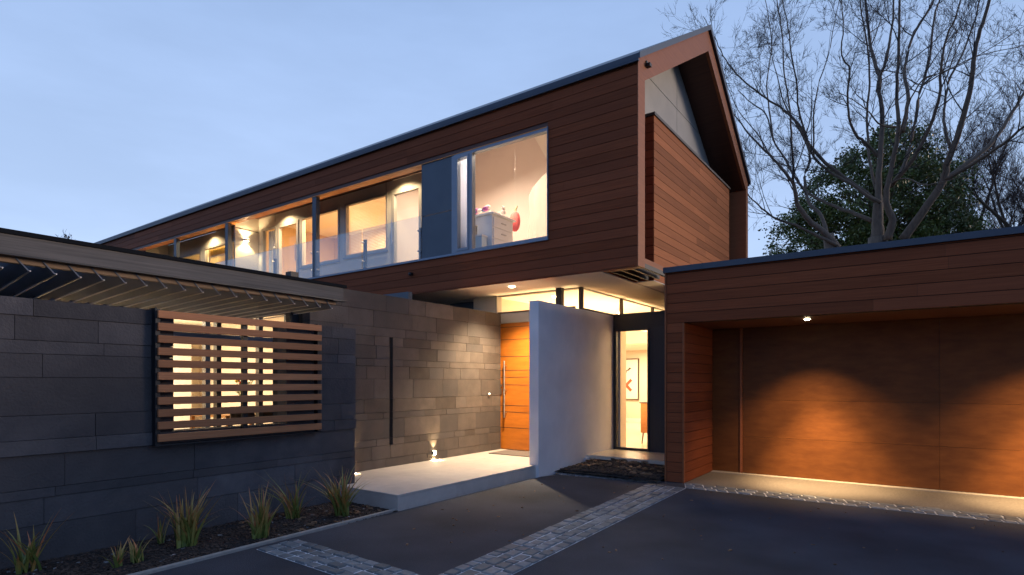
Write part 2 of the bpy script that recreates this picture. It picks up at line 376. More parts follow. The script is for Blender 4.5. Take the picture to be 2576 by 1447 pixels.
def chips(name, x0, x1, y0, y1, z, n, seed, cols, smin=.006, smax=.02):
    r = random.Random(seed); mb = MB()
    for _ in range(n):
        x, y = r.uniform(x0, x1), r.uniform(y0, y1); zz = z(x, y); a = r.uniform(0, 6.3); s = r.uniform(smin, smax); h = s*r.uniform(.2, .7)
        c, sn = math.cos(a), math.sin(a); l = s*r.uniform(1, 2.2)
        p = [(x+c*u*l-sn*v*s, y+sn*u*l+c*v*s) for u, v in ((-1,-1),(1,-1),(1,1),(-1,1))]
        t = r.random(); i = len(mb.v); dz = [r.uniform(-.5, .5)*s for _ in range(4)]
        mb.v += [(q[0], q[1], zz-.004) for q in p] + [(q[0], q[1], zz+h+e) for q, e in zip(p, dz)]
        for q in ((4,5,6,7),(0,1,5,4),(1,2,6,5),(2,3,7,6),(3,0,4,7)): mb.f.append(tuple(i+k for k in q)); mb.t.append(t)
    o = mb.build(name, cols); return o
M['chip'] = mat('bark_chips', (.055, .036, .026), (.025, .018, .014), rough=.9, tone=.7, hue=(.12, .07, .045))
M['leaf_litter'] = mat('dry_leaves', (.22, .13, .07), (.13, .07, .035), rough=.8, tone=.5)
M['gravel'] = mat('pale_gravel', (.26, .25, .24), (.15, .15, .15), rough=.85, tone=.5)
o = chips('mulch_chips', -5.98, -4.95, 0, 4.68, lambda x, y: .004, 9000, 5, M['chip'], .003, .010); tag(o, 'loose dark bark chips scattered over the planting soil below the stone wall', 'mulch', kind='stuff')
zb = lambda x, y: .05+.085*math.exp(-((x+4.0)**2*1.2+(y-9.4)**2*.9))
o = chips('bark_mulch', -4.85, -3.2, 8.2, 10.25, zb, 7000, 6, M['chip'], .004, .015); tag(o, 'dark bark mulch heaped in the bed between white wall and garage', 'mulch', kind='stuff')
o = chips('leaf_litter', -4.8, -3.3, 8.3, 10.2, lambda x, y: zb(x, y)+.02, 120, 9, M['leaf_litter'], .015, .032); tag(o, 'curled brown dead leaves lying on the bark mulch', 'leaves', kind='stuff')
o = chips('bed_stones', -5.9, -5.0, 0.5, 4.6, lambda x, y: .006, 70, 39, M['gravel'], .005, .014); tag(o, 'small pale stones lying on the planting soil', 'stones', kind='stuff')
o = chips('leaf_litter', -5.9, -5.0, 3.1, 4.6, lambda x, y: .02, 40, 19, M['leaf_litter'], .010, .022); tag(o, 'dead leaves lying on the soil among the flax clumps', 'leaves', kind='stuff')
o = chips('gravel_edge', -4.85, -3.2, 7.98, 8.38, lambda x, y: .004 if y > 8.0+(x+4.85)*.12 else -.05, 1400, 12, M['gravel'], .006, .016); tag(o, 'pale gravel spilling along the driveway edge of the bark bed', 'gravel', kind='stuff')
o = chips('leaf_specks', -4.6, 2.5, 2.6, 8.0, lambda x, y: .004, 170, 29, M['leaf_litter'], .003, .010); tag(o, 'scattered tiny leaves and grit on the dark driveway', 'leaves', kind='stuff')
e = MB(); e.prism([(-4.93,-1),(-4.885,-1),(-4.905,2.0),(-4.955,4.69),(-5.0,4.69),(-4.95,2.0)], 'z', -.05, .028)
e = e.build('garden_edging', 'edging', bevel=.006); tag(e, 'thin pale concrete edging strip between planting soil and driveway', 'edging')

# ================================================================== STONE WALLS
COURSE = [0, .185, .32, .523, .63, .93, 1.03, 1.236, 1.538, 1.733, 1.84, 2.04, 2.185, 2.32, 2.57, 2.82]
def ashlar(mb, xf, y0, y1, courses, holes=(), seed=1, thick=.16, lmin=.28, lmax=.75, ledge=()):
    r = random.Random(seed)
    for a, b in zip(courses[:-1], courses[1:]):
        y = y0 - r.uniform(0, .2); base = ledge.get(round(a, 3), r.uniform(0, .006)) if ledge else r.uniform(0, .006)
        while y < y1:
            e = y + r.uniform(lmin, lmax)*(1.35 if b-a > .22 else 1)
            if y1 - e < .16: e = y1
            p, q = max(y, y0), min(e, y1); y = e
            if q - p < .01: continue
            off = base + r.uniform(0, .005); t = r.random()
            segs = [(p, q)]
            for h0, h1, hz0, hz1 in holes:
                if b <= hz0+.001 or a >= hz1-.001: continue
                segs = [s2 for s1 in segs for s2 in ((s1[0], min(s1[1], h0)), (max(s1[0], h1), s1[1])) if s2[1]-s2[0] > .005]
            for p2, q2 in segs: mb.box(xf-thick, xf+off, p2+.002, q2-.002, a+.002, b-.002, t)

gw = thing('garden_stone_wall', (-6.1, 2.5, 0), 'long low dark basalt block wall with timber slat screen over its opening', 'wall')
mb = MB()
co_low = [-.05, .305, .53, .61, .893, 1.017]; co_hi = [1.017, 1.22, 1.535, 1.73, 1.84, 2.04, 2.185]
LED = {.893: .028, 1.017: .02, 1.22: .016, 1.535: .010, 1.73: .010, 1.84: .014, 2.04: .022, -.05: .0, .305: .003, .53: .010, .61: .004}
ashlar(mb, -6.0, -1.5, 4.93, co_low, seed=11, lmin=.55, lmax=1.15, ledge=LED)
ashlar(mb, -6.0, -1.5, 2.70, co_hi, seed=12, lmin=.55, lmax=1.15, ledge=LED)
ashlar(mb, -6.0, 3.93, 4.93, co_hi, seed=13, lmin=.25, lmax=.6, ledge=LED)
mb.build('wall_blocks', 'stone', gw)
MB().box(-6.28,-6.14,-1.5,2.685,0,2.17).box(-6.28,-6.14,3.945,4.915,0,2.17).box(-6.28,-6.14,2.685,3.945,0,1.0).build('wall_core', 'mortar_dark', gw)

SLOT = (6.17, 6.24, .53, 2.18)
ew = thing('entry_stone_wall', (-6.75, 6.8, 0), 'tall basalt block wall with a narrow black slot, lit warm beside the porch', 'wall')
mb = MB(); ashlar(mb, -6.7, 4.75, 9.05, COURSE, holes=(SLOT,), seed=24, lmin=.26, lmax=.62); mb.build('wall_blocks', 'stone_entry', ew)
bx(-6.98,-6.84,4.77,9.04,0,2.81).build('wall_core', 'mortar_dark', ew)
sl = MB()
for a, b in zip(COURSE[3:11], COURSE[4:12]):
    sl.box(-6.835, -6.76, 6.165+rnd.uniform(-.004, .004), 6.245+rnd.uniform(-.004, .004), max(a, .53), min(b, 2.18)-.002)
sl.build('slot_recess', 'black', ew)
bell = thing('doorbell', (-6.70, 8.66, 1.26), 'small lit brass doorbell on the stone wall beside the orange door', 'doorbell')
MB().box(-6.70,-6.672,8.635,8.685,1.225,1.295).build('back_plate', 'steel', bell, bevel=.004)
MB().ball((-6.667, 8.66, 1.268), .014, sc=(.5, 1, 1)).build('button', 'lamp_soft', bell, smooth=True)

# ---- slat screen
sc = thing('slat_screen', (-5.9, 3.4, .93), 'square screen of eleven horizontal reddish timber slats on black posts', 'screen')
for i in range(11):
    z1 = 2.175 - i*.1175
    m_ = MB(); m_.box(-5.905+rnd.uniform(-.002,.002), -5.875, 2.515, 4.335, z1-.072, z1, rnd.random()); m_.build('slat', 'slat', sc, bevel=.003)
for a_ in ((-5.98,-5.91,2.513,2.545,.901,2.19),(-5.98,-5.91,4.30,4.345,.901,2.19),(-5.96,-5.91,3.37,3.42,.92,2.185)): bx(*a_).build('screen_post', 'black', sc)
MB().box(-5.995,-5.90,2.50,2.512,.90,2.20).box(-5.995,-5.90,2.50,4.345,.885,.90).build('screen_frame', 'black', sc)

# ---- porch slab
ps = thing('porch_slab', (-5.8, 6.9, 0), 'pale stone porch slab one step high before the orange door', 'step')
mb = MB(); rr = random.Random(3)
xs = [-6.70, -6.1, -5.52, -4.955]; ys = [4.69, 5.72, 6.75, 7.78, 9.06]
for i in range(3):
    for j in range(4):
        x0, x1, y0, y1 = xs[i], xs[i+1], ys[j], ys[j+1]
        if x0 < -6.6: 
            if j == 0: y0 = 4.94
        mb.box(x0+.001, x1-.001, y0+.001, y1-.001, .155, .185, rr.random())
mb.box(-6.09,-6.0,4.94,5.1,.154,.184)
mb.build('top_slabs', 'stone_pale', ps, bevel=.0015)
MB().box(-6.69,-4.975,4.945,9.05,-.02,.1545).box(-5.99,-4.975,4.71,4.945,-.02,.1545).build('riser_core', 'stone_pale', ps)
mb = MB()
for j in range(4): mb.box(-4.972,-4.952,ys[j]+.001,min(ys[j+1], 7.60)-.001,-.02,.153, rr.random())
mb.box(-5.99,-4.973,4.688,4.708,-.02,.153)
mb.build('riser_panel', 'stone_pale', ps)
dm = bx(-6.45,-5.45,8.35,8.95,.186,.20).build('door_mat', mat('mat_fibre', (.20,.165,.14), (.15,.12,.10), rough=.95, nscale=60, bump=.5)); tag(dm, 'brown flat door mat lying on the porch before the orange door', 'doormat')

# ---- white wall
ww = thing('rendered_wall', (-5.0, 8.9, 0), 'freestanding smooth pale grey rendered wall between porch and bark bed', 'wall')
bx(-5.075,-4.9,7.62,10.34,-.05,2.775).build('wall_body', 'render', ww, bevel=.006)
bx(-4.898,-4.83,9.12,10.29,-.05,.155).build('plinth', 'render', ww, bevel=.004)

# ================================================================== HOUSE
H = thing('house', (-10, 10, 0), 'two storey house with dark cedar upper box, steep gable and lit rooms', 'house')
def part(name, mb, m, parent=H, **k): return mb.build(name, m, parent, **k)
# front cladding Y=7.92
OPEN_L = (-23.4, -7.745, 3.80, 5.615)       # balconies
OPEN_R = (-7.745, -4.915, 3.80, 5.615)      # grey panel and bedroom window
mb = MB(); boards_x(mb, -23.5, -3.385, 7.92, 3.170, 6.17, holes=(OPEN_L, OPEN_R)); part('front_cladding', mb, 'cedar')
mb = MB()
mb.box(-23.5,-3.40,7.94,8.13,3.1905,3.79).box(-23.5,-3.40,7.94,8.13,5.625,6.16).box(-4.905,-3.40,7.94,8.13,3.79,5.625).box(-6.98,-6.93,7.99,8.14,3.79,5.625)
part('front_framing', mb, 'cedar_dark')
mb = MB(); mb.box(-23.4,-7.745,7.925,8.12,5.603,5.6145).box(-7.745,-4.917,7.925,8.0,5.603,5.6145); part('opening_head', mb, mat('lamplit_cedar_head', (.80, .30, .07), (.68, .24, .05), rough=.4))  # lamp glow on the underside put into the orange cedar colour
# sill flashing
mb = MB(); mb.box(-23.4,-4.90,7.885,8.02,3.775,3.812).box(-4.915,-4.903,7.89,8.0,3.812,5.60)
part('sill_flashing', mb, 'zinc_light')
# grey panels
gp = MB(); gp.box(-7.74,-6.985,7.945,7.985,3.815,4.615,.4).box(-7.74,-6.985,7.945,7.985,4.627,5.60,.6); part('grey_panel', gp, 'panel_blue')
part('grey_panel', bx(-7.75,-7.70,7.99,8.80,3.79,5.9), 'panel_cream')
# gable picture frame
RH = 11.30
def ring(x0, x1):
    mb = MB()
    mb.prism([(7.942,3.19),(8.168,3.19),(8.168,5.98),(7.942,6.18)], 'x', x0, x1); mb.prism([(7.917,3.175),(7.942,3.175),(7.942,6.19),(7.917,6.17)], 'x', -3.384, x1)
    return mb
part('corner_fin', ring(-3.985, -3.37), 'cedar_new')
part('corner_fin', MB().prism([(14.23,3.19),(14.41,3.19),(14.41,6.2),(14.23,5.98)], 'x', -3.985, -3.37), 'cedar_new')
part('barge_board', MB().prism([(8.17,5.985),(RH,7.885),(RH,8.285),(7.92,6.205),(7.92,6.202),(8.168,5.982)], 'x', -3.43, -3.37), 'cedar_new')
part('barge_board', MB().prism([(RH+.002,7.885),(14.228,5.985),(14.41,6.202),(RH+.002,8.285)], 'x', -3.43, -3.37), 'cedar_new')
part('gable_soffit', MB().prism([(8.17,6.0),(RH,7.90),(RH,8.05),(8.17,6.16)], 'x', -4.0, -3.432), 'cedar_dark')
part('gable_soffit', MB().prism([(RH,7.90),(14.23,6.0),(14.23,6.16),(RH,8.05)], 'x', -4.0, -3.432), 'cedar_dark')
# roof
part('roof', MB().prism([(7.86,6.175),(RH,8.295),(RH,8.375),(7.86,6.25)], 'x', -23.6, -3.33), 'zinc')
part('roof', MB().prism([(RH,8.295),(14.47,6.175),(14.47,6.25),(RH,8.375)], 'x', -23.6, -3.33), 'zinc')
part('eave_flashing', MB().box(-23.6,-3.345,7.862,7.90,6.145,6.176).box(-23.6,-3.345,14.42,14.468,6.145,6.176), 'zinc')
part('barge_flashing', MB().prism([(7.86,6.165),(RH,8.283),(RH,8.383),(7.86,6.262)], 'x', -3.33, -3.318).prism([(RH,8.283),(14.47,6.165),(14.47,6.262),(RH,8.383)], 'x', -3.33, -3.318), 'zinc')
# gable wall: pale panels above, cedar below
gx = -4.0
part('gable_wall', MB().prism([(8.16,3.26),(14.24,3.26),(14.24,6.05),(RH,7.98),(8.16,6.08)], 'x', gx-.12, gx-.02), 'mortar_dark')
mb = MB()
mb.prism([(9.27,6.0),(11.325,6.0),(11.325,6.945),(9.27,6.945)], 'x', gx-.018, gx, .3)
mb.prism([(11.337,6.0),(14.2,6.0),(14.2,6.04),(12.76,6.945),(11.337,6.945)], 'x', gx-.018, gx, .6)
mb.prism([(9.74,6.957),(11.325,6.957),(11.325,7.92)], 'x', gx-.018, gx, .55)
mb.prism([(11.337,6.957),(12.74,6.957),(11.337,7.90)], 'x', gx-.018, gx, .4)
mb.prism([(8.2,6.0),(9.26,6.0),(9.26,6.6),(8.2,6.03)], 'x', gx-.018, gx, .5)
part('gable_panel', mb, 'panel_pale')
for a_, b_ in ((8.17, 9.258), (13.875, 14.23)): mb = MB(); boards_y(mb, gx, a_, b_, 3.2, 5.995); part('gable_cladding', mb, 'cedar')
# bay
mb = MB(); boards_y(mb, -3.66, 9.262, 13.87, 3.2, 5.955); part('bay_cladding', mb, mat('sunlit_cedar_boards', (.42, .152, .060), (.28, .098, .040), rough=.55, scale=(.8, .8, 34), nscale=2.0, tone=.27, bump=.12, spec=.06, hue=(.36, .13, .05)))  # same cedar as the front, evening glow painted in as a lighter colour
mb = MB(); boards_x(mb, -4.0, -3.68, 9.26, 3.2, 5.955); part('bay_cladding', mb, 'cedar')
part('bay_core', bx(-4.0,-3.682,9.282,13.86,3.196,5.954), 'mortar_dark')
part('bay_cap', bx(-4.0,-3.635,9.235,13.895,5.957,6.003), 'charcoal')
# soffit
SOF = MB(); SOF.box(-23.5,-4.0,7.94,14.4,3.176,3.190).box(-4.0,-3.66,9.262,13.87,3.186,3.1955).box(-4.0,-3.40,13.88,14.4,3.19,3.25)
part('soffit', SOF, 'plaster')
mb = MB()
for x in (-3.93, -3.76, -3.58, -3.41): mb.box(x-.022, x+.022, 8.17, 9.255, 3.20, 3.27)
part('soffit_slats', mb, 'black')
mb = MB()
for x in (-3.84, -3.67, -3.50): mb.box(x-.012, x+.012, 8.17, 9.255, 3.28, 3.40)
part('soffit_battens', mb, 'cedar_new')
part('back_wall', MB().box(-23.5,-4.02,14.25,14.4,3.256,6.1).box(-23.5,-23.4,8.14,14.25,3.26,6.1), 'cedar_dark')
# balconies: floor, ceiling, rear wall with openings
part('balcony_floor', bx(-23.3,-7.76,8.02,8.79,3.70,3.77), 'stone_pale')
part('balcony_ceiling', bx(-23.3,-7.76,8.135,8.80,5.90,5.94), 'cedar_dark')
YB = 8.80
def wall_with(holes, x0, x1, z0, z1, y0, y1):
    mb = MB(); hs = sorted(holes); x = x0
    for a, b, c, d in hs:
        if a > x: mb.box(x, a, y0, y1, z0, z1)
        if c > z0: mb.box(a, b, y0, y1, z0, c)
        if d < z1: mb.box(a, b, y0, y1, d, z1)
        x = b
    if x < x1: mb.box(x, x1, y0, y1, z0, z1)
    return mb
bh = [(-19.4,-17.75,3.78,5.42),(-17.55,-16.05,3.78,5.50),(-16.0,-15.0,3.78,5.50),(-14.50,-13.83,3.78,5.60),(-13.78,-12.86,3.78,5.60),(-12.75,-11.25,4.36,5.62),(-11.05,-9.60,4.40,5.66),(-9.47,-8.56,3.78,5.66)]
part('balcony_wall', wall_with(bh, -23.3, -7.76, 3.77, 5.895, YB, YB+.12), 'panel_cream')
part('partition_panel', MB().box(-14.72,-14.66,8.14,8.795,3.77,5.89).box(-14.72,-14.655,8.14,8.79,5.3,5.31), 'panel_cream')
part('partition_panel', MB().box(-19.9,-19.84,8.14,8.795,3.77,5.89), 'panel_cream')
for a_ in ((-14.659,-14.653,8.14,8.795,5.52,5.53),(-13.9,-13.89,8.797,8.7995,5.70,5.895),(-9.66,-9.65,8.797,8.7995,5.70,5.895)): part('panel_joint', bx(*a_), 'charcoal')
def window(x0, x1, z0, z1, y, name='window', fr=.05, m='alu_warm', depth=.08, mull=(), glass='glass', handle=None):
    mb = MB(); mb.box(x0, x0+fr, y, y+depth, z0, z1).box(x1-fr, x1, y, y+depth, z0, z1).box(x0+fr, x1-fr, y, y+depth, z0, z0+fr).box(x0+fr, x1-fr, y, y+depth, z1-fr, z1)
    for q in mull: mb.box(q-fr/2, q+fr/2, y, y+depth, z0+fr, z1-fr)
    f = part(name, mb, m)
    mb = MB(); mb.quad((x0+fr, y+depth*.6, z0+fr), (x1-fr, y+depth*.6, z0+fr), (x1-fr, y+depth*.6, z1-fr), (x0+fr, y+depth*.6, z1-fr)); mb.build('pane', glass, f)
    if handle:
        hx, hz0, hz1 = handle
        MB().tube([(hx, y-.045, hz0), (hx, y-.045, hz1)], .011).box(hx-.006, hx+.006, y-.045, y, hz0+.05, hz0+.07).box(hx-.006, hx+.006, y-.045, y, hz1-.07, hz1-.05).build('handle', 'steel', f)
    return f
window(-19.4,-17.75,3.78,5.42,YB-.02)
window(-17.55,-16.05,3.78,5.50,YB-.02)
window(-16.0,-15.0,3.78,5.50,YB-.02)
window(-14.50,-13.83,3.78,5.60,YB-.02)
window(-13.78,-12.86,3.78,5.60,YB-.02,'balcony_door',fr=.085,handle=(-12.92,4.55,5.0))
window(-12.75,-11.25,4.36,5.62,YB-.02)
w2 = window(-11.05,-9.60,4.40,5.66,YB-.02)
window(-9.47,-8.56,3.78,5.66,YB-.02,'balcony_door',fr=.085,handle=(-9.41,4.5,5.02))
part('window_ledge', MB().box(-12.78,-11.22,YB-.045,YB-.022,4.32,4.35).box(-11.08,-9.57,YB-.045,YB-.022,4.36,4.39), 'alu')
mb = MB()
for k in range(34): mb.prism([(YB+.105, 4.47+k*.034), (YB+.125, 4.482+k*.034), (YB+.125, 4.485+k*.034), (YB+.105, 4.473+k*.034)], 'x', -10.99, -9.66)
mb.build('venetian_blind', 'blind', w2)
# curtains inside
def curtain(x0, x1, z0, z1, y, m, amp=.03, wl=.11):
    mb = MB(); n = max(8, int((x1-x0)/wl*8)); pr = None
    for i in range(n+1):
        x = x0+(x1-x0)*i/n; yy = y+amp*math.sin(2*math.pi*(x-x0)/wl+.6*math.sin(x*13))
        if pr: mb.quad((pr[0], pr[1], z0), (x, yy, z0), (x, yy, z1), (pr[0], pr[1], z1))
        pr = (x, yy)
    return mb
for a, b, c, m_, lb in ((-17.50,-16.10,5.46,'yellow_curtain','glowing yellow curtain in the far balcony window, left of the wall lamp'),(-14.46,-13.87,5.56,'curtain','pale folded curtain in the narrow window beside the balcony door')):
    o = curtain(a, b, 3.8, c, YB+.16, m_).build('curtain', m_, smooth=True); tag(o, lb, 'curtain')
# posts and balustrade
for x in (-11.03, -14.71, -17.5):
    part('balcony_post', bx(x-.07, x+.07, 7.935, 8.03, 3.813, 5.602), 'zinc')
bal = thing('glass_balustrade', (-11, 7.95, 3.81), 'clear glass balustrade on short grey posts along the lit upper balcony', 'balustrade')
for x in (-7.82, -9.42, -12.65, -15.9):
    p_ = bx(x-.032, x+.032, 7.99, 8.035, 3.813, 4.44).build('baluster', 'zinc', bal)
    for z in (3.98, 4.37): MB().tube([(x, 7.985, z), (x, 7.925, z)], .018).build('clamp', 'steel', p_)
for x in (-11.03, -14.71):
    for dx in (-.1, .1):
        for z in (3.98, 4.37): MB().tube([(x+dx, 7.99, z), (x+dx, 7.925, z)], .018).build('clamp', 'steel', bal)
for a, b in ((-9.40,-7.76),(-11.0,-9.44),(-12.63,-11.06),(-14.68,-12.67),(-17.4,-14.74)):
    bx(a, b, 7.930, 7.940, 3.83, 4.64).build('glass_panel', 'rail_glass', bal)
# bedroom window
bw = MB()
X0, X1, Z0, Z1, yw = -6.925, -4.92, 3.815, 5.60, 7.93
bw.box(X0, X0+.06, yw, yw+.1, Z0, Z1).box(X0+.06, X1, yw, yw+.1, Z0, Z0+.035).box(X0+.06, X1, yw, yw+.1, Z1-.05, Z1).box(-6.57,-6.50,yw,yw+.1,Z0+.035,Z1-.05).box(X1-.015,X1,yw,yw+.1,Z0+.035,Z1-.05)
bwf = part('bedroom_window', bw, 'alu')
MB().box(-6.865,-6.83,yw-.012,yw+.08,Z0+.035,Z1-.05).box(-6.605,-6.57,yw-.012,yw+.08,Z0+.035,Z1-.05).box(-6.83,-6.605,yw-.012,yw+.08,Z0+.035,Z0+.075).box(-6.83,-6.605,yw-.012,yw+.08,Z1-.09,Z1-.05).build('casement', 'alu', bwf)
MB().quad((-6.83,yw+.05,Z0+.07),(-6.605,yw+.05,Z0+.07),(-6.605,yw+.05,Z1-.09),(-6.83,yw+.05,Z1-.09)).quad((-6.5,yw+.05,Z0+.03),(X1-.01,yw+.05,Z0+.03),(X1-.01,yw+.05,Z1-.05),(-6.5,yw+.05,Z1-.05)).build('pane', 'glass', bwf)
part('grey_panel', bx(-6.985,-6.93,7.94,7.99,3.815,5.60), 'alu')
# upper rooms interior
ui = MB()
ui.prism([(8.14,3.30),(11.2,3.30),(11.2,3.34),(8.14,3.34)], 'x', -14.6, -4.14)
part('upper_floor', ui, 'floor_in')
part('bedroom_ceiling', MB().prism([(8.14,5.95),(11.2,7.55),(11.2,7.6),(8.14,6.0)], 'x', -9.6, -4.14), 'ceil_in')
part('bedroom_wall', MB().box(-9.6,-4.14,11.2,11.25,3.34,7.6), 'wall_pink')
part('bedroom_wall', MB().prism([(8.14,3.34),(11.2,3.34),(11.2,7.5),(8.14,5.9)], 'x', -4.165, -4.13), 'wall_pink')
part('bedroom_wall', MB().prism([(8.93,3.34),(11.2,3.34),(11.2,7.5),(8.93,6.25)], 'x', -9.62, -9.58).box(-7.76,-7.70,8.82,8.95,3.3,5.95), 'wall_pink')
part('sloped_bulkhead', MB().prism([(-7.30,7.35),(-7.25,7.12),(-6.985,6.665),(-5.75,4.6),(-4.17,4.6),(-4.17,7.35)], 'y', 11.06, 11.195), 'ceil_in')
part('upper_room_ceiling', bx(-23.2,-9.63,8.93,11.2,5.85,5.89), 'ceil_in')
part('upper_room_wall', MB().box(-23.2,-9.63,11.2,11.25,3.34,5.85).box(-14.62,-14.58,8.93,11.2,3.34,5.85), 'wall_tan')

# ---- lower storey
YD = 9.08
part('lower_wall', MB().box(-7.40,-6.83,YD,YD+.12,0,3.185), 'panel_cream')
part('lower_wall', MB().box(-8.25,-7.405,YD+.25,YD+.37,0,3.185).box(-7.44,-7.41,YD+.12,YD+.25,0,3.185), 'panel_blue')
part('lower_wall', MB().box(-23.4,-8.26,YD+.6,YD+.72,0,3.185).box(-8.29,-8.26,YD+.37,YD+.6,0,3.185), 'panel_blue')
# door surround: jamb, transom, clerestory
part('door_frame', MB().box(-6.825,-6.785,YD-.03,YD+.12,.185,3.185).box(-6.785,-5.08,YD+.005,YD+.10,2.635,2.82).box(-5.085,-5.076,YD-.03,YD+.1,.186,2.63), 'alu_warm')
door = part('entry_door', MB().box(-6.783,-5.088,YD+.03,YD+.085,.19,2.63), 'door_wood')
mb = MB()
for z, dz in ((.60,0),(.88,.03),(1.03,0),(1.42,.012),(1.585,-.01),(1.71,0),(1.95,.035),(2.30,.01),(2.55,0)):
    mb.prism([(-6.783,z+dz),(-5.088,z),(-5.088,z+.011),(-6.783,z+dz+.011)], 'y', YD+.0275, YD+.0295)
mb.build('groove', 'dark_wood', door)
MB().tube([(-6.60,YD-.045,.80),(-6.60,YD-.045,1.90)], .017, 10).tube([(-6.60,YD-.045,.90),(-6.60,YD+.03,.90)], .009).tube([(-6.60,YD-.045,1.80),(-6.60,YD+.03,1.80)], .009).tube([(-6.60,YD-.045,1.33),(-6.60,YD+.03,1.33)], .009).build('pull_handle', 'steel', door, smooth=False)
MB().tube([(-6.73,YD+.03,1.42),(-6.73,YD+.005,1.42)], .027, 14).box(-6.755,-6.705,YD+.008,YD+.03,1.25,1.36).build('lock', 'steel', door, bevel=.002)
cl = MB()
cl.box(-6.785,-4.985,YD-.01,YD+.06,3.16,3.187).box(-6.785,-5.08,YD-.01,YD+.06,2.822,2.85)
for a, b in ((-4.985,-4.92),): cl.box(a, b, YD-.01, YD+.06, 2.776, 3.187)
cl.box(-4.985,-4.93,YD+.06,14.2,3.165,3.187).box(-4.985,-4.93,YD+.06,14.2,2.776,2.815)
for y in (10.80, 12.45, 14.1): cl.box(-4.985,-4.93,y-.035,y+.035,2.815,3.165)
clf = part('clerestory_frame', cl, mat('bronze_frames', (.075,.055,.04), (.06,.045,.035), rough=.5))
mb = MB(); mb.quad((-6.785,YD+.03,2.85),(-4.985,YD+.03,2.85),(-4.985,YD+.03,3.16),(-6.785,YD+.03,3.16)); mb.quad((-4.95,YD+.06,2.81),(-4.95,14.1,2.81),(-4.95,14.1,3.165),(-4.95,YD+.06,3.165)); mb.build('pane', 'glass', clf)
part('steel_column', bx(-5.36,-5.25,8.90,9.01,.186,3.189), 'black')
# dark lower block with tall window at Y=10.3
YN = 10.30
part('dark_wall', wall_with([(-4.86,-4.16,.20,2.50)], -4.898, -3.16, .13, 2.78, YN, YN+.12), 'charcoal')
part('dark_panel', MB().box(-4.08,-3.165,YN-.016,YN-.001,.16,2.52), mat('dark_blue_panel', (.026,.030,.040), (.022,.026,.034), rough=.5))
part('wall_footing', MB().box(-4.83,-3.16,YN+.01,YN+.12,-.05,.128), 'render')
part('lower_roof', MB().box(-4.93,-3.16,YN-.03,14.2,2.782,2.80), 'charcoal')
nf = MB(); nf.box(-4.86,-4.825,YN-.02,YN+.06,.20,2.50).box(-4.195,-4.16,YN-.02,YN+.06,.20,2.50).box(-4.825,-4.195,YN-.02,YN+.06,.20,.235).box(-4.825,-4.195,YN-.02,YN+.06,2.465,2.50)
nwf = part('tall_window', nf, 'charcoal')
MB().quad((-4.825,YN+.02,.235),(-4.195,YN+.02,.235),(-4.195,YN+.02,2.465),(-4.825,YN+.02,2.465)).build('pane', 'glass', nwf)
# hall interior
part('hall_floor', bx(-13,-3.17,9.2,17.5,.13,.19), 'floor_in')
part('hall_wall', MB().box(-13,-3.17,17.5,17.6,.19,3.2).box(-13.05,-13,9.2,17.5,.19,3.2), 'wall_in')
part('hall_wall', MB().box(-6.95,-6.85,9.2,11.6,.19,3.16), 'wall_in')
part('hall_wall', MB().box(-3.30,-3.17,10.42,17.5,.19,2.78), 'wall_in')
part('hall_ceiling', MB().box(-13,-4.99,9.2,14.2,3.16,3.185).box(-13,-4.99,14.302,17.5,2.5,2.55).box(-13,-4.99,14.2,14.3,2.5,3.16), 'ceil_in')
part('hall_ceiling', MB().box(-4.988,-3.302,10.42,17.498,2.60,2.63).box(-4.988,-3.302,14.302,17.498,2.502,2.598), 'ceil_in')
part('hall_column', bx(-4.99,-4.80,10.42,10.68,.19,2.6), 'wall_in')
part('skirting', MB().box(-13,-3.31,17.48,17.498,.19,.31), 'white_paint')
part('hall_doorway', MB().box(-6.95,-6.55,17.46,17.498,.2,2.3), 'wall_tan')
# outer walls of kitchen wing
kf = MB(); kf.box(-15,-6.3,-2,9.0,.10,.16); part('courtyard_paving', kf, 'charcoal')
XK = -8.6
kg = MB()
for y in (-1.5, 2.7, 3.6): kg.box(XK-.05, XK+.05, y-.035, y+.035, .16, 2.62)
part('kitchen_mullion', bx(XK-.05,XK+.05,4.30,4.37,.221,2.619), 'alu_warm')
for y in (4.50, 5.17): part('kitchen_mullion', bx(XK-.05,XK+.05,y-.035,y+.035,.221,2.619), mat('bronze_mullion', (.12,.085,.055), rough=.5))
kg.box(XK-.06,XK+.06,-1.5,5.66,2.10,2.20).box(XK-.05,XK+.05,-1.5,5.66,.16,.22)
kgf = part('kitchen_window', kg, 'alu')
MB().quad((XK,-1.5,.2),(XK,5.66,.2),(XK,5.66,2.62),(XK,-1.5,2.62)).build('pane', 'glass', kgf)
part('kitchen_window_head', bx(XK-.06,XK+.10,-1.55,5.7,2.62,2.86), 'alu')
part('kitchen_light_blocker', MB().box(XK-.03,XK+.10,-1.5,2.3,.16,2.61), 'charcoal')  # unseen added wall, keeps kitchen light off the louvre blades
part('kitchen_post', MB().box(XK-.1,XK+.06,5.67,5.86,.16,3.0), 'black')
part('kitchen_post', MB().box(-7.02,-6.9,4.60,4.72,.16,2.98), 'black')
part('kitchen_panel', MB().box(XK-.05,XK+.02,5.865,6.9,.16,3.0).box(-8.6,-6.99,6.86,6.95,.16,3.0), 'panel_blue')
part('kitchen_roof', MB().box(-15,XK+.35,-2,7.2,2.87,3.02), 'zinc')
part('kitchen_wall', MB().box(-14.1,-14,-2,7.1,.16,2.87).box(-14,XK-.1,6.9,7.0,.16,2.86).box(-14,XK-.1,-2,-1.9,.16,2.86), 'wall_in')
part('kitchen_ceiling', bx(-14,XK-.07,-1.9,6.9,2.80,2.86), 'ceil_in')
part('kitchen_floor', bx(-14,XK-.07,-1.9,6.9,.161,.19), 'floor_in')

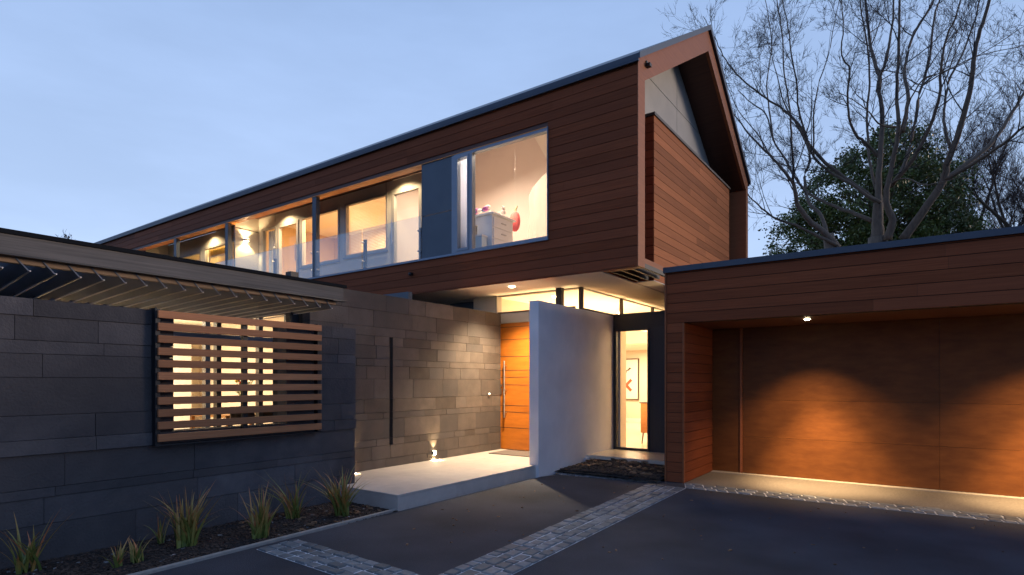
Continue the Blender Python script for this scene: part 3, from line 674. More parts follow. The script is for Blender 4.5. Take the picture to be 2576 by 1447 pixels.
# ================================================================== PERGOLA
pg = thing('louvre_canopy', (-7.2, 3, 2.2), 'flat canopy of angled grey metal louvres behind a weathered timber beam', 'pergola')
bx(-5.94,-5.885,-1.0,4.66,2.512,2.665).build('front_beam', 'beam', pg, bevel=.003)
bx(-5.98,-5.870,-1.0,4.70,2.667,2.703).build('beam_cap', mat('dark_cap_felt', (.010, .011, .013), rough=.9, spec=.1), pg)
MB().box(-5.95,-5.87,-1.0,4.68,2.500,2.510).prism([(4.5,2.49),(4.72,2.499),(4.5,2.499)], 'x', -5.95, -5.87).build('beam_angle', 'charcoal', pg)
bx(-6.02,-5.955,-1.0,4.6,2.455,2.60).build('rear_batten', mat('batten_timber', (.30,.19,.105), (.22,.135,.075), rough=.7, scale=(1,.8,20), nscale=3), pg)
bx(-8.66,-8.52,-1.0,4.9,2.42,2.60).build('rear_beam', 'louvre', pg)
yy = 1.475 - .1745*14; i = 0
uv = Vector((-1.506, .1575, .0206)); uv /= abs(uv.x)
while yy < 4.5:
    mb = MB(); x0, x1 = -5.946, -8.50
    sec = [(-.03, .055), (.010, -.02), (.085, -.105), (.093, -.100), (.018, -.014), (-.022, .059)]
    A = [(x0, yy+a, 2.505+b) for a, b in sec]; dl = (x0-x1)
    B = [(x1, yy+a+uv.y*dl, 2.505+b+uv.z*dl) for a, b in sec]
    n = len(A); k = 0; mb.v = A + B
    mb.f = [tuple(range(n))[::-1], tuple(range(n, 2*n))] + [(q, (q+1) % n, n+(q+1) % n, n+q) for q in range(n)]
    mb.t = [.5]*len(mb.f)
    bl = mb.build('louvre_blade', 'louvre', pg)
    de = uv.y*dl
    MB().prism([(x0, yy+.0935), (x0, yy+.1035), (x1, yy+.1035+de), (x1, yy+.0935+de)], 'z', 2.3985, 2.4095).build('lit_blade_edge', 'lit_edge', bl)  # added strip, its pale colour imitates a lit blade edge
    yy += .1745

# ================================================================== GARAGE
G = thing('garage', (0.5, 11, 0), 'flat roofed garage clad in dark cedar boards with recessed timber door', 'garage')
def gpart(name, mb, m, **k): return mb.build(name, m, G, **k)
r2 = random.Random(91)
mb = MB(); boards_x(mb, -3.13, 5.0, 8.42, 2.37, 3.14, zbase=2.37, r=r2); gpart('header_cladding', mb, 'cedar')
mb = MB(); boards_x(mb, -3.13, -2.885, 8.42, .0, 2.368, zbase=0, pitch=.1482, r=r2); gpart('post_cladding', mb, 'cedar')
mb = MB(); boards_x(mb, 3.4, 5.0, 8.42, .0, 2.368, zbase=0, pitch=.1482, r=r2); gpart('post_cladding', mb, 'cedar')
mb = MB(); boards_y(mb, -3.15, 8.42, 14.0, .0, 3.14, zbase=0, pitch=.1482, face=-1, r=r2); gpart('side_cladding', mb, 'cedar')
mb = MB(); boards_y(mb, -2.868, 8.46, 9.845, .0, 2.365, zbase=0, pitch=.1482, face=1, r=r2); gpart('reveal_cladding', mb, 'cedar')
gpart('corner_trim', MB().box(-2.884,-2.862,8.40,8.455,0,2.368).box(-3.155,-3.133,8.402,8.419,0,3.14), 'cedar_new')
gpart('garage_core', MB().box(-3.13,-2.888,8.441,14,0,2.37).box(-3.13,5.0,8.441,8.6,2.38,3.14).box(-2.888,5.0,9.93,14,0,3.14).box(3.4,5.0,8.441,9.93,0,2.37), 'mortar_dark')
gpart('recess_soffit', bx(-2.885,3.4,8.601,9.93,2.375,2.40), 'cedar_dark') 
gpart('roof', MB().box(-3.16,5.1,8.39,14.1,3.143,3.155).box(-3.17,5.1,8.375,8.40,3.125,3.205).box(-3.175,-3.15,8.40,14.1,3.125,3.205).box(-3.15,5.1,8.40,14.1,3.156,3.19), 'zinc')
gd = MB(); rr = random.Random(5)
for z0, z1 in ((.015,.6065),(.6095,1.2015),(1.2045,2.372)):
    for x0, x1 in ((-2.385,.193),(.196,2.77),(2.773,3.4)):
        gd.box(x0, x1, 9.87, 9.905, z0, z1, rr.random())
gdo = gpart('garage_door', gd, 'garage_ply')
gpart('side_panel', MB().box(-2.868,-2.43,9.86,9.90,.015,2.372), 'garage_ply')
gpart('door_trim', MB().box(-2.425,-2.39,9.835,9.88,.015,2.372), 'cedar_new')
gpart('door_backing', bx(-2.87,3.4,9.906,9.929,.0,2.37), 'mortar_dark')
th = bx(-2.86,3.4,9.72,9.865,-.01,.012).build('door_threshold', M['edging'], G)

# ================================================================== LIGHT FITTINGS
def downlight(loc, label, power, spot, blend, name='downlight', lampm='lamp', r=.045, tgt=None, size=.03, group=None, col=(1,.72,.40), beam=0):
    x, y, z = loc
    t = thing(name, loc, label, 'downlight', group)
    mb = MB(); n = 20
    for k in range(n):
        a, b = 2*math.pi*k/n, 2*math.pi*(k+1)/n
        f = lambda an, rr, zz: (x+rr*math.cos(an), y+rr*math.sin(an), zz)
        mb.quad(f(a, r, z-.006), f(b, r, z-.006), f(b, r*1.35, z-.004), f(a, r*1.35, z-.004)); mb.quad(f(a, r*1.35, z-.004), f(b, r*1.35, z-.004), f(b, r*1.35, z-.0005), f(a, r*1.35, z-.0005))
    mb.build('trim_ring', 'steel', t)
    MB().ball((x, y, z-.006), r, 16, 8, sc=(1, 1, .5)).build('lens', lampm, t, smooth=True)
    lamp('SPOT', (x, y, z-.045), power, col, tgt or (x, y, 0), size, spot, blend, parent=t)
    if beam: lamp('SPOT', (x, y, z-.045), beam, col, (x+.1, y+.42, 0), size, 58, 1.0, parent=t)     # narrow hot centre of the reflector
    return t
downlight((-5.90, 8.31, 3.19), 'bright round downlight in the pale soffit before the clerestory glass', 820, 118, .9, r=.06, col=(1,.77,.50))
downlight((-1.31, 8.95, 2.375), 'glowing round downlight under the garage header', 300, 98, 1.0, r=.038, tgt=(-1.31, 9.27, 0), beam=1100, col=(1,.64,.30))
downlight((1.30, 8.95, 2.375), 'round downlight in the garage soffit near the right edge of the photo', 300, 98, 1.0, r=.038, tgt=(1.30, 9.27, 0), beam=1100, col=(1,.64,.30))
for (x, y, p, lb) in ((-5.81,9.62,60,'indoor downlight seen through the clerestory above the orange door'),(-5.77,11.25,60,'indoor ceiling downlight seen through the first side clerestory pane'),(-5.93,12.8,60,'indoor ceiling downlight seen low at the second clerestory mullion')):
    downlight((x, y, 3.158), lb, p, 130, .9, name='ceiling_light', r=.055, group='hall ceiling downlights')
for (x, lb) in ((-9.05,'small balcony downlight above the nearest glass door'),(-13.3,'small balcony downlight above the door beside the wall lamp'),(-17.0,'small balcony downlight over the yellow curtained window')):
    downlight((x, 8.50, 5.898), lb, 110, 150, 1.0, name='balcony_downlight', r=.022, group='balcony downlights', col=(1,.74,.42))
# up/down step lights at the foot of the stone wall
def step_light(y, label):
    t = thing('wall_uplight', (-6.69, y, .30), label, 'wall light', 'up and down lights at the foot of the stone wall')
    MB().box(-6.693,-6.655,y-.03,y+.03,.27,.335).build('housing', 'steel', t, bevel=.003)
    MB().box(-6.685,-6.66,y-.024,y+.024,.3355,.3375).box(-6.685,-6.66,y-.024,y+.024,.2675,.2695).box(-6.6545,-6.652,y-.02,y+.02,.28,.325).build('lens', 'lamp', t)
    lamp('SPOT', (-6.645, y, .345), 24, (1,.70,.36), (-6.72, y, .9), .012, 76, .8, parent=t)
    lamp('SPOT', (-6.645, y, .262), 26, (1,.70,.36), (-6.60, y, 0), .012, 120, .5, parent=t)
step_light(7.15, 'small bright wall light low on the stone wall beside the porch slab')
step_light(5.38, 'small wall light half hidden behind the end of the low dark wall')
# sconce
s_ = thing('wall_sconce', (-14.65, 8.41, 5.25), 'glowing up and down wall lamp on the cream balcony partition', 'wall lamp')
MB().box(-14.654,-14.55,8.35,8.47,5.22,5.28).build('housing', 'white_paint', s_, bevel=.004)
MB().box(-14.64,-14.56,8.36,8.46,5.281,5.284).box(-14.64,-14.56,8.36,8.46,5.216,5.219).build('lens', 'lamp', s_)
lamp('SPOT', (-14.59, 8.41, 5.31), 30, (1,.72,.38), (-14.62, 8.41, 6), .02, 120, .5, parent=s_)
lamp('SPOT', (-14.59, 8.41, 5.19), 40, (1,.72,.38), (-14.62, 8.41, 4.5), .02, 120, .5, parent=s_)
# security sensor on fascia and small bracket on the barge board
q = thing('security_sensor', (-7.965, 7.90, 3.556), 'small black sensor on the cedar fascia below the balcony', 'sensor')
MB().tube([(-7.965,7.918,3.556),(-7.965,7.875,3.556)], .03, 12).build('mount', 'black', q)
MB().ball((-7.965,7.86,3.548), .036).build('sensor_head', 'black', q, smooth=True)
q = thing('barge_bracket', (-3.355, 8.22, 6.27), 'tiny black bracket on the gable board just below the roof corner', 'bracket')
MB().box(-3.369,-3.30,8.19,8.26,6.20,6.25).build('arm', 'black', q); MB().box(-3.369,-3.35,8.19,8.32,6.25,6.29).build('plate', 'black', q)

# area lights of the lit rooms, some of them added fills
lamp('AREA', (-8.2, 9.6, 6.2), 70, (1,.79,.60), (-7.2, 9.9, 0), 1.2, name='bedroom_area_light')
lamp('AREA', (-6.5, 8.75, 6.05), 95, (1,.80,.62), (-6.6, 9.1, 0), .6, name='bedroom_area_light')  # added front fill, brightens the toys on the dresser
lamp('AREA', (-11.8, 9.9, 5.8), 204, (1,.66,.36), (-11.8, 9.9, 0), 1.6, name='upper_room_lamp')
lamp('AREA', (-16.8, 9.9, 5.8), 221, (1,.72,.32), (-16.8, 9.9, 0), 1.6, name='upper_room_lamp')
lamp('AREA', (-7.0, 15.8, 2.45), 150, (1,.76,.46), (-7.0, 15.8, 0), 1.5, name='hall_area_light')
lamp('AREA', (-4.2, 12.4, 2.55), 60, (1,.78,.48), (-4.2, 12.4, 0), .9, name='hall_area_light')
lamp('AREA', (-5.9, 11.5, .6), 300, (1,.66,.32), (-5.9, 11.5, 3), 1.2, name='hall_area_light')  # added fill facing up, throws light out onto the soffit
lamp('AREA', (-11.6, 3.6, 2.75), 420, (1,.83,.58), (-11.2, 3.6, 0), 2.5, name='kitchen_lamp')
lamp('AREA', (-12.2, 4.2, 1.3), 90, (1,.80,.52), (-12.6, 4.2, 3), 1.0, name='kitchen_lamp')

# ================================================================== FURNITURE SEEN THROUGH GLASS
d = thing('dresser', (-6.8, 8.7, 3.34), 'white desk and drawer unit inside the big upper bedroom window', 'dresser')
MB().box(-7.25,-6.33,8.32,9.05,4.545,4.58).build('top', 'white_paint', d, bevel=.004)
MB().box(-6.72,-6.38,8.36,9.01,3.35,4.543).box(-7.22,-7.19,8.36,9.0,3.35,4.543).box(-7.19,-6.72,8.92,9.0,4.38,4.543).box(-7.19,-6.72,8.37,8.39,4.40,4.543).build('carcass', 'white_paint', d)
for k in range(5):
    z = 4.50-.2*k; w_ = MB().box(-6.378,-6.362,8.39,8.98,z-.175,z).build('drawer', 'white_paint', d, bevel=.003)
    MB().box(-6.360,-6.345,8.62,8.76,z-.08,z-.065).build('handle', 'steel', w_)
b = thing('storage_box', (-6.7, 8.2, 3.34), 'pale blue storage box on the bedroom floor in front of the white desk', 'box')
MB().box(-6.95,-6.46,8.16,8.31,3.35,4.12).build('body', 'box_blue', b, bevel=.006); MB().box(-6.96,-6.45,8.155,8.315,4.121,4.15).build('lid', 'white_paint', b)
ty = thing('plush_toys', (-6.85, 8.5, 4.58), 'pile of blue, purple and white soft toys on the left of the dresser', 'toys')
r3 = random.Random(4)
for nm, mm, n in (('blue_toy','blue_toy',3),('purple_toy','purple',4),('white_toy','cream_toy',5)):
    mb = MB()
    for k in range(n): mb.ball((-6.98+r3.uniform(0,.42), 8.45+r3.uniform(0,.1), 4.63+r3.uniform(0,.12)), r3.uniform(.035,.06), sc=(1.2,1,.9))
    mb.build(nm, mm, ty, smooth=True)
ty2 = MB(); ty2.ball((-6.42,8.75,4.66), .06, sc=(.9,.9,1.2)).ball((-6.42,8.75,4.75), .04).ball((-6.42,8.72,4.78), .014).ball((-6.42,8.79,4.78), .014).ball((-6.42,8.62,4.62), .03, sc=(1,1,1.3))
o = ty2.build('plush_bear', 'cream_toy', smooth=True, loc=(-6.42,8.75,4.58)); tag(o, 'small cream plush bear sitting on the right end of the dresser', 'soft toy')
pk = thing('pumpkin_decoration', (-6.6, 9.4, 4.5), 'orange pink pumpkin shaped hanging decoration behind the dresser', 'decoration')
mb = MB(); n = 28
for a in range(11):
    th = math.pi*a/10
    for k in range(n):
        ph = 2*math.pi*k/n; rr_ = .108*math.sin(th)**.8*(1-.10*abs(math.cos(ph*3.5)))
        mb.v.append((-6.6+rr_*math.cos(ph), 9.4+rr_*math.sin(ph), 4.68+.2*math.cos(th)))
for a in range(10):
    for k in range(n): mb.f.append((a*n+k, (a+1)*n+k, (a+1)*n+(k+1) % n, a*n+(k+1) % n)); mb.t.append(.5)
mb.build('body', 'pumpkin', pk, smooth=True)
MB().tube([(-6.6,9.4,4.85),(-6.58,9.4,4.92),(-6.54,9.4,4.98)], [.022,.018,.01]).build('stem', 'green_stem', pk)
MB().tube([(-6.6,9.4,4.95),(-6.6,9.4,6.55)], .0006, 4).build('cord', 'white_paint', pk)
# bed canopy netting
cn = thing('bed_canopy', (-6.32, 10.0, 3.4), 'sheer white bed canopy hanging inside the upper bedroom', 'canopy')
mb = MB(); n = 48; prof = [(.02,5.98),(.20,5.86),(.40,5.70),(.56,5.50),(.60,5.36),(.585,5.1),(.60,4.7),(.64,4.2),(.70,3.5)]
for rr_, z in prof:
    for k in range(n):
        a = 2*math.pi*k/n; f = 1+.05*math.sin(a*9)*(1 if z < 5.5 else .3); mb.v.append((-6.15+rr_*f*math.cos(a), 10.35+rr_*f*math.sin(a), z))
for a in range(len(prof)-1):
    for k in range(n): mb.f.append((a*n+k, (a+1)*n+k, (a+1)*n+(k+1) % n, a*n+(k+1) % n)); mb.t.append(.5)
mb.build('netting', 'sheer', cn, smooth=True)
MB().tube([(-6.15,10.35,5.97),(-6.15,10.35,6.9)], .004, 5).build('cord', 'white_paint', cn)
o = curtain(-6.925,-6.68,3.83,5.55,8.09,'curtain',.02,.06).build('curtain', sheer_mat('casement_curtain_cloth', (.74,.78,.90), .93), smooth=True); tag(o, 'pale blue white curtain in the narrow casement of the bedroom window', 'curtain')
# hall: picture, sideboard
pc = thing('wall_picture', (-7.85, 17.46, 1.55), 'framed white picture with a small sketch above a red cross in the hall', 'picture')
MB().box(-8.28,-7.42,17.46,17.48,.93,2.22).build('paper', 'paper', pc)
MB().box(-8.30,-8.27,17.44,17.49,.91,2.24).box(-7.44,-7.41,17.44,17.49,.91,2.24).box(-8.27,-7.44,17.44,17.49,.91,.94).box(-8.27,-7.44,17.44,17.49,2.21,2.24).build('frame', 'dark_wood', pc)
def bar(cx, cz, a, l, wd): 
    c, s = math.cos(a), math.sin(a); return [(cx+c*u*l-s*v*wd, cz+s*u*l+c*v*wd) for u, v in ((-1,-1),(1,-1),(1,1),(-1,1))]
MB().prism(bar(-7.84,1.38,.80,.25,.045), 'y', 17.452, 17.459).prism(bar(-7.84,1.38,-.80,.25,.045), 'y', 17.448, 17.4515).build('red_cross', 'red', pc)
MB().prism(bar(-7.80,1.86,.55,.14,.018), 'y', 17.452, 17.459).prism(bar(-7.74,1.90,1.2,.05,.02), 'y', 17.448, 17.451).prism(bar(-7.88,1.80,-.4,.05,.03), 'y', 17.445, 17.4475).build('sketch', 'dark_wood', pc)
sb = thing('sideboard', (-4.5, 11.7, .19), 'orange timber sideboard on dark tapered legs inside the tall window', 'sideboard')
MB().box(-4.84,-4.0,11.5,11.95,.42,1.04).build('cabinet', 'oak', sb, bevel=.004)
MB().box(-4.86,-3.98,11.48,11.97,1.042,1.065).build('top', 'dark_wood', sb)
for x, y, dx in ((-4.80,11.55,-.03),(-4.80,11.9,-.03),(-4.05,11.55,.03),(-4.05,11.9,.03)):
    MB().tube([(x+.02*0,y,.418),(x+dx,y,.191)], [.02,.011], 8).build('leg', 'dark_wood', sb)
# kitchen: island, cabinets, table, chairs, vase
ki = thing('kitchen_island', (-11.2, 3.9, .19), 'long white kitchen island behind the slat screen', 'kitchen island')
MB().box(-11.5,-10.8,2.2,4.7,.19,1.06).build('base', 'white_paint', ki); MB().box(-11.6,-10.7,2.1,4.8,1.062,1.11).build('worktop', 'stone_pale', ki)
kc = thing('kitchen_cabinets', (-13.6, 3, .19), 'run of oak kitchen cabinets with glowing splashback along the back wall', 'cabinets')
MB().box(-13.98,-13.4,0,5.2,.19,1.08).build('base_units', 'wall_tan', kc); MB().box(-13.98,-13.6,0,3.6,1.75,2.45).build('wall_units', 'white_paint', kc); MB().box(-13.98,-13.35,5.3,6.4,.19,2.5).build('tall_unit', 'white_paint', kc)
MB().box(-13.98,-13.70,4.0,6.0,1.52,1.56).box(-13.98,-13.70,4.0,6.0,1.95,1.99).box(-13.35,-13.2,5.45,5.52,.9,2.2).build('open_shelf', 'oak', kc)
for k in range(9): MB().tube([(-13.82,4.1+k*.2,1.561),(-13.82,4.1+k*.2,1.62+.05*(k%3)),(-13.82,4.1+k*.2,1.66+.05*(k%3))], [.05,.055,.03], 9).build('jar', ('dark_wood','steel','red')[k%3], kc)
MB().box(-13.9,-13.62,.1,3.5,1.735,1.748).build('strip_light', 'lamp_soft', kc)
tb = thing('dining_table', (-10.0, 5.6, .19), 'dining table with fruit and a vase seen at the right of the screen', 'table')
MB().box(-10.7,-9.3,5.0,6.3,.90,.94).build('table_top', 'oak', tb)
for x in (-10.6,-9.4):
    for y in (5.1,6.2): MB().box(x-.03,x+.03,y-.03,y+.03,.19,.898).build('leg', 'oak', tb)
def chair(x, y, lb):
    t = thing('dining_chair', (x, y, .19), lb, 'chair', 'dining chairs in the lit kitchen')
    MB().box(x-.2,x+.2,y-.2,y+.2,.62,.66).build('seat', 'dark_wood', t); MB().box(x+.17,x+.2,y-.2,y+.2,.9,1.1).build('backrest', 'dark_wood', t)
    for a in (-.18,.18):
        for b_ in (-.18,.18): MB().box(x+a-.015,x+a+.015,y+b_-.015,y+b_+.015,.19,(1.1 if a > 0 else .619)).build('leg', 'dark_wood', t)
    return t
chair(-9.15, 5.1, 'dark dining chair behind the right part of the screen, nearest the glass')
chair(-9.2, 5.62-.0, 'dark dining chair at the far end behind the screen, beside the black post')
vs = thing('flower_vase', (-10.1, 5.75, .94), 'vase of green leaves with red and yellow flowers on the dining table', 'vase')
MB().tube([(-10.1,5.75,.941),(-10.1,5.75,1.0),(-10.1,5.75,1.12),(-10.1,5.75,1.2)], [.04,.06,.05,.03], 12).build('vase_body', 'white_paint', vs)
r4 = random.Random(2); mb = MB(); fl = MB(); fy = MB()
for k in range(26):
    a = r4.uniform(0, 6.3); e_ = r4.uniform(.05,.22); z = r4.uniform(1.3,1.62); p = (-10.1+math.cos(a)*e_, 5.75+math.sin(a)*e_, z)
    mb.tube([(-10.1,5.75,1.18), p], .004, 4); mb.ball(p, .028, 6, 4, sc=(1,1,.5))
    if k % 4 == 0: fl.ball((p[0], p[1], p[2]+.02), .03, 7, 5)
    if k % 4 == 2: fy.ball((p[0], p[1], p[2]+.02), .03, 7, 5)
mb.build('foliage', mat('cut_leaves', (.16,.26,.05), rough=.6), vs); fl.build('flower', 'red', vs); fy.build('flower', mat('yellow_petals', (.85,.6,.08), rough=.6), vs)
pl_ = thing('pendant_light', (-11.2, 2.9, 2.3), 'bright white linear pendant lamp glowing behind the upper slats', 'pendant lamp')
MB().box(-11.3,-11.1,2.3,3.8,2.42,2.47).build('diffuser', 'lamp_soft', pl_); MB().tube([(-11.2,2.6,2.47),(-11.2,2.6,2.8)], .004, 5).tube([(-11.2,3.5,2.47),(-11.2,3.5,2.8)], .004, 5).build('cable', 'black', pl_)

# ================================================================== FLAX CLUMPS
def flax_mat():
    m = bpy.data.materials.new('flax_blades'); m.use_nodes = True; t = m.node_tree; N = t.nodes; lk = t.links.new
    b = N['Principled BSDF']; b.inputs['Roughness'].default_value = .5
    at = N.new('ShaderNodeAttribute'); at.attribute_name = 'tone'
    cr = N.new('ShaderNodeValToRGB'); e = cr.color_ramp
    e.elements[0].position = 0; e.elements[0].color = (.09, .135, .03, 1); e.elements[1].position = 1; e.elements[1].color = (.55, .20, .08, 1)
    x = e.elements.new(.35); x.color = (.20, .23, .05, 1); x = e.elements.new(.68); x.color = (.40, .26, .075, 1)
    lk(at.outputs['Fac'], cr.inputs['Fac']); lk(cr.outputs['Color'], b.inputs['Base Color']); return m
M['flax'] = flax_mat()
def flax(x, y, h, spread, n, seed, label, width=.011, group='flax clumps in the planting soil'):
    h *= 1.3; width *= 1.15
    r = random.Random(seed); mb = MB()
    for k in range(n):
        a = r.uniform(0, 2*math.pi); ln = h*r.uniform(.45, 1.08); lean = r.uniform(.03, 1)**1.1*spread
        bx_, by_ = x+r.gauss(0, .055*h), y+r.gauss(0, .055*h); wd = width*r.uniform(.6, 1.2); dry = r.uniform(-.12, .32)
        if r.random() < .12: dry = .6
        hd = Vector((math.cos(a), math.sin(a), 0)); sd_ = Vector((-math.sin(a), math.cos(a), 0)); S = 7; prev = None
        curl = r.uniform(.0, 1.0)**2
        for s in range(S+1):
            u = s/S; p = Vector((bx_, by_, 0)) + hd*(lean*ln*(.55*u + .55*u*u*(1+curl))) + Vector((0, 0, ln*(u - .28*curl*u**3 - .12*lean*u*u)))
            p.x = max(p.x, -5.955)
            wv = wd*(1-u**2.2)*(.7+.6*math.sin(math.pi*min(u+.25, 1))) + .0006
            q = (p - sd_*wv, p + hd*wv*.5, p + sd_*wv)
            if prev:
                t = min(1, max(0, u*.72+dry))
                for e in (0, 1): mb.quad(tuple(prev[e]), tuple(prev[e+1]), tuple(q[e+1]), tuple(q[e]), t)
            prev = q
    o = mb.build('flax_plant', 'flax', loc=(x, y, 0)); tag(o, label, 'plant', group); return o
flax(-5.73, 1.49, .40, .75, 24, 1, 'sparse flax clump at the left edge of the bed with long arching blades', .010)
flax(-5.29, 1.96, .18, .7, 18, 2, 'tiny flax tuft nearest the driveway edging, left of its small neighbour', .008)
flax(-5.315, 2.11, .21, .5, 14, 3, 'tiny upright flax tuft just right of the smallest one', .008)
flax(-5.466, 2.58, .43, .62, 80, 4, 'largest dense green flax clump standing under the slat screen', .0115)
flax(-5.75, 2.47, .22, .45, 14, 5, 'thin dark green flax sprig against the wall behind the largest clump', .008)
flax(-5.17, 3.13, .40, .55, 64, 6, 'upright reddish flax clump close to the concrete edging', .010)
flax(-5.607, 3.79, .42, .85, 46, 7, 'pale drooping flax clump beside the stone wall, second from the porch', .009)
flax(-5.30, 4.17, .44, .85, 85, 8, 'flax clump with orange tips at the corner of the porch slab', .0105)

